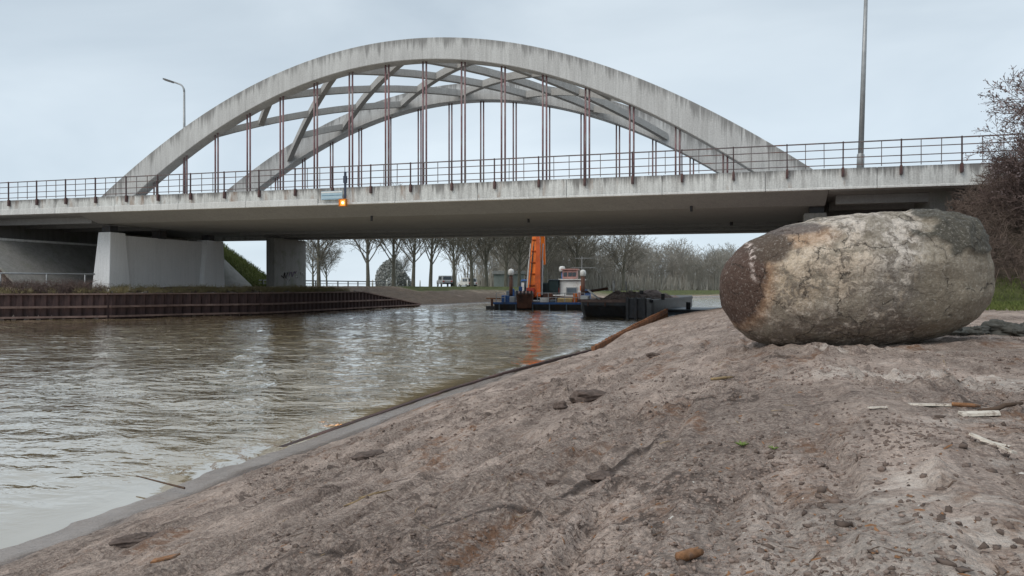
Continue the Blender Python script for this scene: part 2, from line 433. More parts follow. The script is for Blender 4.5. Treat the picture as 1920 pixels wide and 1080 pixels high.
def ground_mat():
    t = NT('ground_soil', 0.9, 0.25)
    o = t.obj()
    base = t.noise(o, 0.55, 5, 0.6, 0.3)
    crm = t.ramp(t.noise(t.map(o, (1.5, 0.75, 1.0), (5, 1, 0)), 1.0, 5, 0.65, 0.3), [(0.40, 0.35), (0.58, 1)])
    mid = t.noise(t.map(o, (3.2, 1.3, 3.0)), 1.0, 5, 0.65)
    fine = t.noise(o, 16, 5, 0.7)
    grit = t.noise(o, 75, 4, 0.8)
    gran = t.voro(t.map(o, (1.0, 0.8, 1.0)), 46)
    col = t.ramp(base, [(0.30, (0.42, 0.335, 0.283)), (0.48, (0.50, 0.402, 0.342)), (0.70, (0.56, 0.455, 0.392))])
    col = t.mix(t.ramp(mid, [(0.44, 0), (0.64, 0.7)]), col, (0.41, 0.326, 0.276))
    col = t.mix(t.math('MULTIPLY', crm, t.ramp(fine, [(0.53, 0), (0.61, 0.9)])), col, (0.215, 0.162, 0.136))
    col = t.mix(t.math('MULTIPLY', crm, t.ramp(gran, [(0.38, 0), (0.66, 0.6)])), col, (0.19, 0.143, 0.122))
    col = t.mix(t.ramp(fine, [(0.34, 0.4), (0.45, 0)]), col, (0.56, 0.465, 0.40))
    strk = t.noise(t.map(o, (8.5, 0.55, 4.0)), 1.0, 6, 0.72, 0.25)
    col = t.mix(t.ramp(strk, [(0.53, 0), (0.62, 0.75)]), col, (0.255, 0.195, 0.165))  # dark streaks: damp soil plus groove shading painted into the colour
    col = t.mix(t.ramp(strk, [(0.33, 0.3), (0.44, 0)]), col, (0.52, 0.43, 0.37))
    col = t.mix(t.math('MULTIPLY', crm, t.ramp(grit, [(0.53, 0), (0.59, 0.75)])), col, (0.16, 0.118, 0.098))
    col = t.mix(t.ramp(grit, [(0.38, 0.45), (0.46, 0)]), col, (0.66, 0.56, 0.485))
    # pale dry sand spilled in patches
    sp = t.noise(t.map(o, (0.85, 1.6, 1)), 1.0, 5, 0.62, 0.5)
    sandm = t.math('MULTIPLY', t.ramp(sp, [(0.56, 0), (0.62, 1)]), t.attr('sand'))
    sandm = t.math('MULTIPLY', sandm, t.ramp(fine, [(0.35, 1), (0.66, 0.25)]))
    col = t.mix(sandm, col, (0.70, 0.635, 0.57))
    # rusty-brown bark mould
    bk = t.noise(t.map(o, (1.5, 0.7, 1), (3, 9, 0)), 1.6, 5, 0.65, 0.4)
    col = t.mix(t.math('MULTIPLY', t.ramp(bk, [(0.56, 0), (0.66, 0.8)]), t.ramp(fine, [(0.4, 0), (0.52, 1)])), col, (0.24, 0.125, 0.068))
    # dark humus blotches
    hm = t.noise(o, 2.1, 5, 0.7, 0.3)
    col = t.mix(t.ramp(hm, [(0.59, 0), (0.70, 0.75)]), col, (0.17, 0.128, 0.108))
    col = t.mix(t.math('MULTIPLY', t.attr('crack'), 0.9), col, (0.06, 0.044, 0.037))  # damp crack, darkened further in colour to stand in for its shade
    dkc = t.noise(t.map(o, (1.0, 0.8, 1.0), (11, 4, 0)), 7.0, 6, 0.75, 0.4)
    dkz = t.ramp(t.noise(t.map(o, (1.0, 0.6, 1.0), (2, 8, 0)), 0.9, 4, 0.6, 0.3), [(0.42, 0.15), (0.60, 1)])
    col = t.mix(t.math('MULTIPLY', dkz, t.ramp(dkc, [(0.53, 0), (0.58, 0.85)])), col, (0.105, 0.078, 0.064))
    col = t.mix(1.0, col, (1.18, 1.16, 1.15), 'MULTIPLY')
    # turf and dead plants by cover
    gn = t.noise(o, 1.6, 5, 0.7)
    gcol = t.ramp(gn, [(0.3, (0.055, 0.06, 0.025)), (0.55, (0.10, 0.115, 0.04)), (0.75, (0.17, 0.17, 0.075))])
    col = t.mix(t.attr('turf'), col, gcol)
    dn = t.noise(o, 2.3, 5, 0.7)
    dcol = t.ramp(dn, [(0.3, (0.055, 0.042, 0.033)), (0.6, (0.115, 0.088, 0.065)), (0.8, (0.20, 0.165, 0.11))])
    col = t.mix(t.attr('litter'), col, dcol)
    # wet band by the water; sky reflection painted pale into its lowest strip
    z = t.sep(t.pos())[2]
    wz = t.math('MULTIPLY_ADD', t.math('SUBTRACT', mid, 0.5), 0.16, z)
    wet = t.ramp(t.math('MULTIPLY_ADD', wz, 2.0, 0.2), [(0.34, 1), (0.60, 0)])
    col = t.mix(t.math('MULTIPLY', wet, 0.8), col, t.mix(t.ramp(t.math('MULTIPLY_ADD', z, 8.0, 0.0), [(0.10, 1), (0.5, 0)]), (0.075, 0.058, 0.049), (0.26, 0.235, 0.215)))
    rough = t.math('MULTIPLY_ADD', wet, -0.76, 0.92)
    h = t.math('ADD', t.math('MULTIPLY_ADD', strk, -0.9, t.math('MULTIPLY', mid, 0.45)), t.math('ADD', t.math('MULTIPLY', fine, 1.2), t.math('MULTIPLY', crm, t.math('MULTIPLY_ADD', gran, -0.7, t.math('MULTIPLY', grit, 0.9)))))
    return t.out(col, rough, t.bump(t.math('MULTIPLY', h, t.math('MULTIPLY_ADD', wet, -0.93, 1.0)), 0.95, 0.05))
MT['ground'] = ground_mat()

def water_mat():
    t = NT('canal_water', 0.045, 0.5)
    o = t.obj()
    sw = t.noise(t.map(o, (0.9, 1.15, 1)), 1.0, 2, 0.5, 0.5)
    rp = t.noise(t.map(o, (1.25, 2.4, 1)), 1.0, 3, 0.52, 0.6)
    fn = t.noise(t.map(o, (7.0, 10.0, 1)), 1.0, 2, 0.5)
    calm = t.attr('calm')
    h = t.math('ADD', t.math('MULTIPLY', sw, 0.8), t.math('ADD', t.math('MULTIPLY', rp, 0.85), t.math('MULTIPLY', fn, 0.16)))
    h = t.math('MULTIPLY', h, calm)
    body = t.ramp(t.noise(o, 0.25, 4, 0.6), [(0.3, (0.275, 0.207, 0.105)), (0.7, (0.34, 0.262, 0.15))])
    t.b.inputs['IOR'].default_value = 1.9
    t.b.inputs['Coat Weight'].default_value = 1.0; t.b.inputs['Coat IOR'].default_value = 1.9; t.b.inputs['Coat Roughness'].default_value = 0.03
    nm = t.bump(h, 1.0, 0.078)
    t.link(nm, t.b.inputs['Coat Normal'])
    return t.out(body, 0.03, nm)
MT['water'] = water_mat()

def bark_mat(name, a, b):
    t = NT(name, 0.9, 0.2)
    n = t.noise(t.map(t.obj(), (3, 3, 0.8)), 2, 4, 0.6)
    return t.out(t.mix(t.ramp(n, [(0.3, 0), (0.7, 1)]), a, b))
MT['bark'] = bark_mat('tree_bark', (0.09, 0.088, 0.07), (0.18, 0.17, 0.135))
MT['twig'] = bark_mat('tree_twigs', (0.13, 0.12, 0.10), (0.22, 0.20, 0.165))
MT['bark_red'] = bark_mat('reddish_bark', (0.11, 0.078, 0.07), (0.19, 0.14, 0.125))
MT['bud'] = bark_mat('reddish_buds', (0.19, 0.145, 0.145), (0.33, 0.27, 0.27))
MT['scrub'] = bark_mat('scrub_stems', (0.08, 0.058, 0.05), (0.18, 0.135, 0.11))
MT['woodmass'] = bark_mat('wood_stems', (0.27, 0.255, 0.225), (0.40, 0.375, 0.33))  # stems paled, distance haze put into their colour
MT['grass'] = bark_mat('grass_blades', (0.07, 0.095, 0.025), (0.155, 0.175, 0.055))
MT['drygrass'] = bark_mat('dry_grass', (0.20, 0.165, 0.08), (0.34, 0.29, 0.16))

# ------------------------------------------------------------------ ground sheet
def lines(*segs):
    out = []
    for a, b, st in segs: out.append(np.arange(a, b, st))
    return np.concatenate(out)
def geo(a, b, k): return a * np.power(b / a, np.linspace(0, 1, k))
gx = np.concatenate([-geo(80, 1800, 12)[::-1], lines((-79, -50, 1.0), (-50, -33.5, 0.2), (-33.5, -7, 1.2), (-7, -3.2, 0.042), (-3.2, 3.6, 0.022), (3.6, 8, 0.06), (8, 20, 0.3), (20, 60, 1.5)), geo(60, 1800, 14)])
gy = np.concatenate([-geo(5, 1500, 12)[::-1], lines((-4.9, 0.8, 0.4)), geo(0.8, 60, 340), lines((60.6, 110, 0.7), (110, 250, 3.5)), geo(250, 2200, 16)])
GX, GY = np.meshgrid(gx, gy)
GZ = terrain(GX, GY)
nx, ny = len(gx), len(gy)
idx = np.arange(nx * ny).reshape(ny, nx)
Fq = np.stack([idx[:-1, :-1], idx[:-1, 1:], idx[1:, 1:], idx[1:, :-1]], -1).reshape(-1, 4)
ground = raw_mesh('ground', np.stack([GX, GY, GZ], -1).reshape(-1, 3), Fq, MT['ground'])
tag(ground, kind='structure')
def set_attr(o, name, arr):
    a = o.data.attributes.new(name, 'FLOAT', 'POINT'); a.data.foreach_set('value', np.ascontiguousarray(arr.ravel(), np.float32))
br = fbm(GX * 0.25, GY * 0.25, 3, 201) * 0.8
brf = fbm(GX * 2.2, GY * 2.2, 3, 205) * 0.7
dist0 = np.hypot(GX, GY)
turf = sstep(0.35, 0.65, sstep(18, 23, GY + 3 * br) * sstep(4.5, 7, GX + 2 * br) * sstep(31, 27.5, GY) + brf * 0.6)
turf = turf * (GX > 3)
eF = xw_far(GY) - GX
turf = np.maximum(turf, sstep(62, 64, GY) * sstep(-45.5, -46.5, GX) * (GX < 0) * (GY < 80))
turf = np.maximum(turf, (eF > 0) * sstep(0.3, 0.8, sstep(4, 8, eF) * sstep(78, 92, GY) + br * 0.6))
turf = np.maximum(turf, (eF > 0) * sstep(120, 140, GY) * sstep(0.5, 3, eF))
turf = np.maximum(turf, sstep(90, 120, dist0) * sstep(1, 8, np.maximum(eF, GX - xw_near(GY))) * 0.95)
litter = sstep(27, 29, GY + br) * sstep(4.6, 6.2, GX) * sstep(90, 70, GY)
litter = np.maximum(litter, (eF > 0) * (GY < 73) * sstep(0.35, 0.7, 0.62 + brf) * sstep(-47, -45, GX) * 0.85)
litter = np.maximum(litter, (eF > -1) * (GY > 60) * (GY < 125) * sstep(0.2, 0.6, 0.75 + br) * (1 - turf) * 0.9)
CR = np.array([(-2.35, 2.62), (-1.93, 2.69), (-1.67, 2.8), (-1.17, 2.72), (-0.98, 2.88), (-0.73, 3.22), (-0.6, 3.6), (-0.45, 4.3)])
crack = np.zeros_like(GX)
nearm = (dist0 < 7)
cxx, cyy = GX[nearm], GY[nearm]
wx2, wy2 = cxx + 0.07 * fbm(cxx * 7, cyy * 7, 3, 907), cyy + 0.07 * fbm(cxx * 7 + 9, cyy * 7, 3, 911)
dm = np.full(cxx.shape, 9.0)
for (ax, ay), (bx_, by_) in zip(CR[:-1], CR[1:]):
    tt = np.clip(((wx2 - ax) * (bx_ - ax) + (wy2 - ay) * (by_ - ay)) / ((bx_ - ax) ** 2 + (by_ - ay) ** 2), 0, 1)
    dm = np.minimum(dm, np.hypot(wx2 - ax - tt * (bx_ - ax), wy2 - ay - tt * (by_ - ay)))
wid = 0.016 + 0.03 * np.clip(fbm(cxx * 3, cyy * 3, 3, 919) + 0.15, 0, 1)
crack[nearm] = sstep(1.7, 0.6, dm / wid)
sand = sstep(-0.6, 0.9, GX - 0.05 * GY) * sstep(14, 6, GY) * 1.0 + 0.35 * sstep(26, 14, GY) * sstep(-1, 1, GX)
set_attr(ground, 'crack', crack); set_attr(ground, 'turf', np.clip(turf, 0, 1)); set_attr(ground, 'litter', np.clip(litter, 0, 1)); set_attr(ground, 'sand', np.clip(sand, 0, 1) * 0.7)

# ------------------------------------------------------------------ water
wx = np.concatenate([-geo(60, 600, 10)[::-1], lines((-59, -34, 0.5), (-34, -14, 0.22), (-14, -2.5, 0.075), (-2.5, 12, 1.0)), geo(12, 500, 10)])
wy = np.concatenate([-geo(3, 250, 8)[::-1], lines((-2.9, 2.4, 0.3)), geo(2.4, 120, 360), geo(122, 500, 40)])
WX, WY = np.meshgrid(wx, wy)
shore = WX - xw_near(WY)
calm = np.clip(sstep(-0.42, -1.6, shore) * 0.95 + 0.05, 0, 1) * (0.30 + 0.70 * sstep(5, 13, WY)) * (1 + 0.25 * sstep(20, 50, WY))
wh = fbm(WX * 0.75 + 0.3 * fbm(WX * 0.4, WY * 0.4, 2, 7), WY * 0.95, 4, 301, 0.45) * 0.055 + fbm(WX * 2.6, WY * 3.4, 2, 311) * 0.006
gust = 0.55 + 0.9 * np.clip(fbm(WX * 0.09, WY * 0.12, 3, 333) + 0.5, 0, 1)
wamp = calm * gust * sstep(170, 60, np.hypot(WX, WY))
water = raw_mesh('water', np.stack([WX, WY, wh * wamp], -1).reshape(-1, 3),
                 np.stack([np.arange(len(wx) * len(wy)).reshape(len(wy), len(wx))[a, b] for a, b in ((slice(None, -1), slice(None, -1)), (slice(None, -1), slice(1, None)), (slice(1, None), slice(1, None)), (slice(1, None), slice(None, -1)))], -1).reshape(-1, 4), MT['water'])
tag(water, kind='structure'); set_attr(water, 'calm', calm * gust)

# ------------------------------------------------------------------ arch bridge
S0, SC = -19.28, 22.73
def deck_z(s): return 7.84 - 0.0048 * (s + 20)
def arch_ext(s):
    x = (s - S0) / SC; return 2.1 + 0.909 * (15.698 - 10.394 * x * x + 0.5796 * x ** 4)
def arch_int(s):
    x = (s - S0) / SC; return 2.1 + 0.909 * (14.341 - 11.342 * x * x + 0.4977 * x ** 4)
YA, YB, AW = 40.0, 49.86, 0.9            # front faces of the two arches, arch width
bridge = empty('arch_bridge', (0, 0, 0), 0, 'pale concrete tied-arch road bridge with thin hangers crossing the canal', 'bridge')

def prism_x(mb, prof, x0, x1, tilt=True, nseg=1):
    """prof: (y,z) polygon, extruded along X with the deck grade"""
    n = len(prof); o = len(mb.v)
    for i in range(nseg + 1):
        x = x0 + (x1 - x0) * i / nseg
        dz = (deck_z(x) - 7.84) if tilt else 0
        for y, z in prof: mb.v.append((x, y, z + dz))
    for i in range(nseg):
        for j in range(n):
            a = o + i * n + j; b = o + i * n + (j + 1) % n
            mb.f.append((a, b, b + n, a + n))
    mb.f.append(tuple(o + j for j in range(n))[::-1]); mb.f.append(tuple(o + nseg * n + j for j in range(n)))
    return mb
X0, X1 = -84.0, 46.0
SL, SR = -42.7, 3.55                      # ends of the main span
ZT, ZB = 7.84, 6.85
# deck slab, main span (deep) and approach spans (thinner)
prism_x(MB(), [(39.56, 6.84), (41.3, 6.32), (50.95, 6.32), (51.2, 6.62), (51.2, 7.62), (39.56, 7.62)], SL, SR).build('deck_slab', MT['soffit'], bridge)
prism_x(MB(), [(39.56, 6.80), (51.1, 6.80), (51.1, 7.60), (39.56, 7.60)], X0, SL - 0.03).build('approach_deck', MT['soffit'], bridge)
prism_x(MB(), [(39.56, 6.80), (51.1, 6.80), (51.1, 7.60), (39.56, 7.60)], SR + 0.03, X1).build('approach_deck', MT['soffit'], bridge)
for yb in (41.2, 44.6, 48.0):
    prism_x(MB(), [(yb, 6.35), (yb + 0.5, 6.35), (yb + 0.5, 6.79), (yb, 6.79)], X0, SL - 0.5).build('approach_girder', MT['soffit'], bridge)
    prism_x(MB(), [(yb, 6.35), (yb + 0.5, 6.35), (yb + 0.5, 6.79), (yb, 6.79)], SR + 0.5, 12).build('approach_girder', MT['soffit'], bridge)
prism_x(MB(), [(41.2, 7.625), (49.6, 7.625), (49.6, 7.70), (41.2, 7.70)], X0, X1).build('roadway', MT['asphalt'], bridge)
prism_x(MB(), [(39.56, 7.625), (39.98, 7.625), (39.98, 7.83), (39.56, 7.83)], X0, X1).build('kerb_beam', MT['fascia'], bridge)
prism_x(MB(), [(50.85, 6.62), (51.45, 6.62), (51.45, 7.84), (51.22, 7.84)], X0, X1).build('edge_beam', MT['fascia'], bridge)
# near fascia: cast panels with a projecting lower lip, open joints between
PX = [X0]
while PX[-1] < X1 - 1: PX.append(PX[-1] + 4.98)
rng = random.Random(4)
for a, b in zip(PX[:-1], PX[1:]):
    lipz = ZB + (0.40 if b < -24 else 0.13)
    yo = 39.2 + rng.uniform(-0.008, 0.008)
    p = prism_x(MB(), [(39.55, ZB + 0.02), (39.55, ZT), (yo, ZT), (yo, lipz)], a + 0.012, b - 0.012).build('fascia_panel', MT['fascia'], bridge, bevel=0.012)
    set_attr(p, 'top', np.array([0.0, 1.0, 1.0, 0.15] * 2))
    prism_x(MB(), [(39.55, ZB), (39.55, ZB + 0.018), (yo + 0.02, lipz - 0.002), (yo - 0.045, lipz - 0.03), (yo - 0.045, ZB)], a + 0.012, b - 0.012).build('lower_lip', MT['lip'], p, bevel=0.008)
# arches
def arch(y0, y1):
    N = 110; vs = []; fs = []
    ss = np.linspace(S0 - 22.6, S0 + 22.6, N)
    for s in ss:
        e, i = float(arch_ext(s)), float(arch_int(s))
        lo = 6.9 + deck_z(s) - 7.84
        e = max(e, lo + 0.3); i = max(i, lo)
        vs += [(s, y0, i), (s, y1, i), (s, y1, e), (s, y0, e)]
    for k in range(N - 1):
        a = 4 * k
        for j in range(4): fs.append((a + j, a + (j + 1) % 4, a + 4 + (j + 1) % 4, a + 4 + j))
    fs += [(0, 1, 2, 3)[::-1], tuple(4 * (N - 1) + j for j in range(4))]
    return MB().add(vs, fs)
for y in (YA, YB):
    ao = arch(y, y + AW).build('arch', MT['arch'], bridge, bevel=0.03)
    set_attr(ao, 'top', np.tile([0.0, 0.0, 1.0, 1.0], len(ao.data.vertices) // 4))
# formwork joints on the near faces: shallow raised ribs would be wrong, so thin recessed-looking dark strips are left to the weathering
# hangers, in pairs
for y in (YA, YB):
    for k in range(-1, 16):
        sc_ = S0 + 0.909 * (-17.0 + 2.63 * k)
        top = float(arch_int(sc_)) + 0.25
        base = deck_z(sc_) - 0.15
        if top - base < 0.7: continue
        for ds in (-0.105, 0.105):
            MB().tube([(sc_ + ds, y + 0.45, base), (sc_ + ds, y + 0.45, top)], 0.053, 6).build('hanger', MT['hanger'], bridge, smooth=True)
        MB().box(sc_ - 0.24, sc_ + 0.24, y + 0.28, y + 0.62, base, base + 0.24).build('hanger_socket', MT['hanger'], bridge)
# diagonal wind bracing on the curved plane between the arches
NODE = lambda k: S0 + 0.909 * (-15.45 + 5.15 * k)
def brace(k0, f0, k1, f1, w=0.34, h=0.42):
    ya, yb = YA + AW - 0.02, YB + 0.02
    N = 9; vs = []; fs = []
    pts = []
    for i in range(N):
        t = i / (N - 1); f = f0 + (f1 - f0) * t
        k = k0 + (k1 - k0) * t
        s = NODE(k); y = ya + (yb - ya) * f
        pts.append(Vector((s, y, float(arch_int(s)) + 0.5)))
    for i, p in enumerate(pts):
        t = (pts[min(i + 1, N - 1)] - pts[max(i - 1, 0)]); r = Vector((t.y, -t.x, 0)).normalized()
        for (a, b) in ((-1, -1), (1, -1), (1, 1), (-1, 1)): vs.append(p + r * (a * w / 2) + Vector((0, 0, b * h / 2)))
    for i in range(N - 1):
        for j in range(4): fs.append((4 * i + j, 4 * i + (j + 1) % 4, 4 * i + 4 + (j + 1) % 4, 4 * i + 4 + j))
    fs += [(3, 2, 1, 0), tuple(4 * (N - 1) + j for j in range(4))]
    MB().add(vs, fs).build('brace', MT['brace'], bridge)
for k in range(0, 5): brace(k, 0, k + 2, 1)
for k in range(2, 7): brace(k, 0, k - 2, 1, 0.335, 0.44)
brace(1, 0, 0.5, 0.25); brace(5, 0, 5.5, 0.25); brace(0.5, 0.75, 1, 1); brace(5.5, 0.75, 5, 1)
# railing
YR = 39.10
rail0 = MB().beam((X0, YR, deck_z(X0) + 1.20), (X1, YR, deck_z(X1) + 1.20), 0.055, 0.055).build('railing', MT['rail'], bridge)
for hh in (0.87, 0.48, 0.14): MB().beam((X0, YR, deck_z(X0) + hh), (X1, YR, deck_z(X1) + hh), 0.035, 0.04).build('rail', MT['rail'], rail0)
pm = MB().box(-0.028, 0.028, -0.045, 0.03, -0.36, 1.25).box(-0.06, 0.06, -0.065, 0.085, -0.40, -0.12).box(-0.05, 0.05, -0.06, 0.09, -0.12, 0.02).mesh('post'); pm.materials.append(MT['post'])
bm_ = MB().box(-0.016, 0.016, -0.016, 0.016, 0.02, 1.2).mesh('baluster'); bm_.materials.append(MT['rail'])
s = -83.0; k = 0
while s < X1 - 1:
    o = bpy.data.objects.new('post', pm); COL.objects.link(o); o.parent = rail0; o.location = (s, YR, deck_z(s)); o.rotation_euler = (0, rng.uniform(-0.008, 0.008), 0)
    for q in (1, 2):
        if s < -62: break
        o = bpy.data.objects.new('baluster', bm_); COL.objects.link(o); o.parent = rail0; o.location = (s + q * 0.83, YR, deck_z(s + q * 0.83)); o.rotation_euler = (0, rng.uniform(-0.008, 0.008), 0)
    s += 2.49
# piers of the arch bridge: tapered pillars at both ends, recessed wall between, bearings on top
def block(mb, b, t, z0, z1):
    (x0, x1, y0, y1), (a0, a1, c0, c1) = b, t
    return mb.hexa([(x0, y0, z0), (x1, y0, z0), (x1, y1, z0), (x0, y1, z0), (a0, c0, z1), (a1, c0, z1), (a1, c1, z1), (a0, c1, z1)])
def pier(xf, sgn, z0, mt='pier'):
    """xf: canal-side face; sgn: +1 when the canal lies towards +X"""
    def fx(x0, x1): return (min(xf - sgn * x0, xf - sgn * x1), max(xf - sgn * x0, xf - sgn * x1))
    p = MB()
    a, b = fx(0.42, 1.15)
    wall = p.box(a, b, 43.0, 51.4, z0, 5.72).build('pier', MT[mt], bridge)
    for (y0, y1, t0, t1) in ((41.5, 43.5, 41.62, 42.95), (50.8, 53.6, 51.4, 53.4)):
        a, b = fx(0, 1.62); c, d = fx(0.0, 1.05)
        block(MB(), (a, b, y0, y1), (c, d, t0, t1), z0, 5.86).build('pillar', MT[mt], wall, bevel=0.03)
    for y in (42.2, 46.8, 52.2):
        a, b = fx(0.25, 0.95)
        MB().box(a, b, y - 0.35, y + 0.35, 5.70, 6.32).build('bearing', MT['black'], wall)
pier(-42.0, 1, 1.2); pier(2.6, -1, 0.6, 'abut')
# drain spouts under the soffit
for sx, yy in ((-21.8, 41.2), (-13.1, 45.1), (-3.0, 41.0)):
    MB().tube([(sx, yy, 6.05), (sx, yy, 6.36)], 0.07, 8).build('drain_spout', MT['black'], bridge)
MB().tube([(-1.2, 50.6, 6.0), (-1.2, 50.6, 6.36)], 0.10, 8).build('drain_spout', MT['black'], bridge)

# ------------------------------------------------------------------ second, flat girder bridge right behind
b2 = empty('girder_bridge', (0, 0, 0), 0, 'flat dark concrete girder bridge directly behind the arch bridge', 'bridge')
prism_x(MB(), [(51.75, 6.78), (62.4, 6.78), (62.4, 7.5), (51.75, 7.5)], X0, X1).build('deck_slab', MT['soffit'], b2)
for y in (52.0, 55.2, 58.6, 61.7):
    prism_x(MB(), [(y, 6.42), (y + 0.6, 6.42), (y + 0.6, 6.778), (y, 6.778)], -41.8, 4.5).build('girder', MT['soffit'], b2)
prism_x(MB(), [(62.42, 6.4), (62.75, 6.4), (62.75, 7.55), (62.42, 7.55)], X0, X1).build('edge_beam', MT['fascia'], b2)
for xf, sg in ((-40.0, 1), (2.4, -1)):
    a, b = sorted((xf, xf - sg * 0.85))
    pr = MB().box(a, b, 57.6, 62.6, 1.0, 6.40).build('pier', MT['pier_dark'], b2, bevel=0.03)
    if sg > 0:
        gr = random.Random(9)
        for q, (y0, z0, n, m) in enumerate(((58.6, 3.1, 7, 'black'), (59.8, 3.35, 8, 'lilac'), (60.9, 3.2, 8, 'pale'), (59.2, 2.7, 6, 'pale'))):
            pts = [(xf + 0.012, y0 + i * 0.17, z0 + gr.uniform(-0.35, 0.35)) for i in range(n)]
            if m not in MT: MT[m] = plain('spray_paint_' + m, {'lilac': (0.22, 0.18, 0.27), 'pale': (0.5, 0.5, 0.5)}[m], 0.6, 0.1, 4)
            MB().tube(pts, 0.05, 4).build('graffiti', MT[m], pr)

# ------------------------------------------------------------------ left abutment with paved slope and ledge
ab = empty('left_abutment', (0, 0, 0), 0, 'dark abutment wall above a paved slope under the left bridge end', 'abutment')
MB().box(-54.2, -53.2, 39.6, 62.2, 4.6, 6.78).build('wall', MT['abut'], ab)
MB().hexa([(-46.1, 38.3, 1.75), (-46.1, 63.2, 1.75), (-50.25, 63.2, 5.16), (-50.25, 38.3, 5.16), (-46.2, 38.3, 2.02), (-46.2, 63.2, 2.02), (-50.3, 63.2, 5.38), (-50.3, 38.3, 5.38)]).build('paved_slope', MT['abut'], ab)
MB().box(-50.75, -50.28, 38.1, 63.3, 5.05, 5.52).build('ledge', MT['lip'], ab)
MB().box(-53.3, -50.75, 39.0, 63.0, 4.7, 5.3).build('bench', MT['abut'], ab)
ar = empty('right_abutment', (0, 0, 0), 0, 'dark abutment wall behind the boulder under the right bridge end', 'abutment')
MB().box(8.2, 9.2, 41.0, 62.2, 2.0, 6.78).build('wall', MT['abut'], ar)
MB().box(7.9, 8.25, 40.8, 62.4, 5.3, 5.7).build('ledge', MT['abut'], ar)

# ------------------------------------------------------------------ street lamps
def street_lamp(x, y, z0, H, tilt, label, arm_dir=-1, r=0.085):
    L = empty('street_lamp', (x, y, z0), 0, label, 'lamp', 'street lamps on the bridge')
    L.rotation_euler = (0, tilt, 0)
    MB().lathe([(0.17, 0), (0.17, 0.9), (0.12, 1.0)], 10).build('pole_base', MT['galv'], L, True)
    MB().tube([(0, 0, 0.9), (0, 0, H * 0.55), (0, 0, H - 0.7)], [r * 1.25, r * 1.05, r * 0.8], 10).build('pole', MT['galv'], L, True)
    c = [(0, 0, H - 0.72)]
    for i in range(1, 7):
        a = i / 6 * R(68); c.append((arm_dir * 0.62 * (1 - math.cos(a)), 0, H - 0.7 + 0.62 * math.sin(a)))
    e = c[-1]; c.append((e[0] + arm_dir * 0.55, 0, e[2] + 0.2))
    MB().tube(c, [r * 0.8] * 3 + [r * 0.65] * (len(c) - 3), 8).build('arm', MT['galv'], L, True)
    p = Vector(c[-1]); d = Vector((arm_dir * 0.94, 0, 0.33)).normalized()
    hd = MB(); n = Vector((0, 1, 0)); up = d.cross(n) if arm_dir < 0 else n.cross(d)
    prof = [(-0.08, 0.06, 0.06), (0.05, 0.13, 0.09), (0.6, 0.17, 0.10), (0.85, 0.12, 0.06), (0.92, 0.05, 0.03)]
    vs = []
    for (t, w, h) in prof:
        for (a, b) in ((-1, -0.5), (1, -0.5), (0.8, 1), (-0.8, 1)): vs.append(p + d * t + n * (a * w) + up * (b * h))
    fs = [(3, 2, 1, 0), tuple(16 + j for j in range(4))]
    for i in range(4):
        for j in range(4): fs.append((4 * i + j, 4 * i + (j + 1) % 4, 4 * i + 4 + (j + 1) % 4, 4 * i + 4 + j))
    hd.add(vs, fs).build('lamp_head', MT['lamp_dark'], L)
    return L
street_lamp(-37.8, 43.9, 7.66, 8.75, 0, 'grey street lamp with curved arm behind the left end of the arch')
street_lamp(5.05, 40.35, 7.6, 9.6, R(1.7), 'tall grey lamp pole rising above the railing right of the arch', -1, 0.105)

# ------------------------------------------------------------------ navigation plate and amber light on the fascia
sg = empty('bridge_sign', (-23.2, 39.05, 7.15), 0, 'pale blue name plate fixed to the bridge edge beside the amber light', 'sign')
MT['signblue'] = plain('pale_blue_plate', (0.42, 0.55, 0.62), 0.4, 0.06, 4)
MT['signline'] = plain('blue_line', (0.10, 0.20, 0.30), 0.4, 0.05, 4)
MB().box(-0.72, 0.68, -0.05, -0.02, 0.0, 0.50).build('plate', MT['signblue'], sg)
MB().box(-0.68, 0.64, -0.058, -0.0525, 0.235, 0.265).build('printed_line', MT['signline'], sg)
MB().box(-0.68, 0.64, -0.058, -0.0525, 0.03, 0.05).build('printed_line', MT['signline'], sg)
MB().box(-0.70, 0.66, -0.058, -0.0525, 0.40, 0.47).build('printed_line', MT['white'], sg)
for xx in (-0.5, 0.45): MB().box(xx - 0.03, xx + 0.03, -0.02, 0.17, 0.1, 0.4).build('bracket', MT['galv'], sg)
nl = empty('navigation_light', (-22.35, 39.0, 6.72), 0, 'lit amber navigation light on a dark bracket hung over the bridge edge', 'lamp')
MT['navpole'] = plain('dark_blue_steel', (0.045, 0.055, 0.085), 0.5, 0.2, 3)
MB().box(-0.02, 0.10, -0.08, 0.0, 0.35, 2.0).build('bracket', MT['navpole'], nl)
MB().box(-0.05, 0.14, -0.12, 0.02, 1.35, 1.75).build('control_box', MT['navpole'], nl)
t = NT('amber_housing', 0.5); MT['amber'] = t.out((0.55, 0.20, 0.03))
MB().box(-0.30, 0.16, -0.2, -0.02, 0.0, 0.05).box(-0.30, 0.16, -0.2, -0.02, 0.38, 0.43).box(-0.30, -0.25, -0.2, -0.02, 0.05, 0.38).box(0.11, 0.16, -0.2, -0.02, 0.05, 0.38).build('housing', MT['amber'], nl)
t = NT('amber_lit_lens', 0.4); t.b.inputs['Emission Color'].default_value = (1.0, 0.34, 0.05, 1); t.b.inputs['Emission Strength'].default_value = 0.9; MT['lens'] = t.out((0.8, 0.35, 0.08))
MB().box(-0.25, 0.11, -0.10, -0.06, 0.05, 0.38).build('lens', MT['lens'], nl)
t = NT('amber_bulb', 0.4); t.b.inputs['Emission Color'].default_value = (1.0, 0.72, 0.4, 1); t.b.inputs['Emission Strength'].default_value = 3; MT['bulb'] = t.out((0.9, 0.7, 0.4))
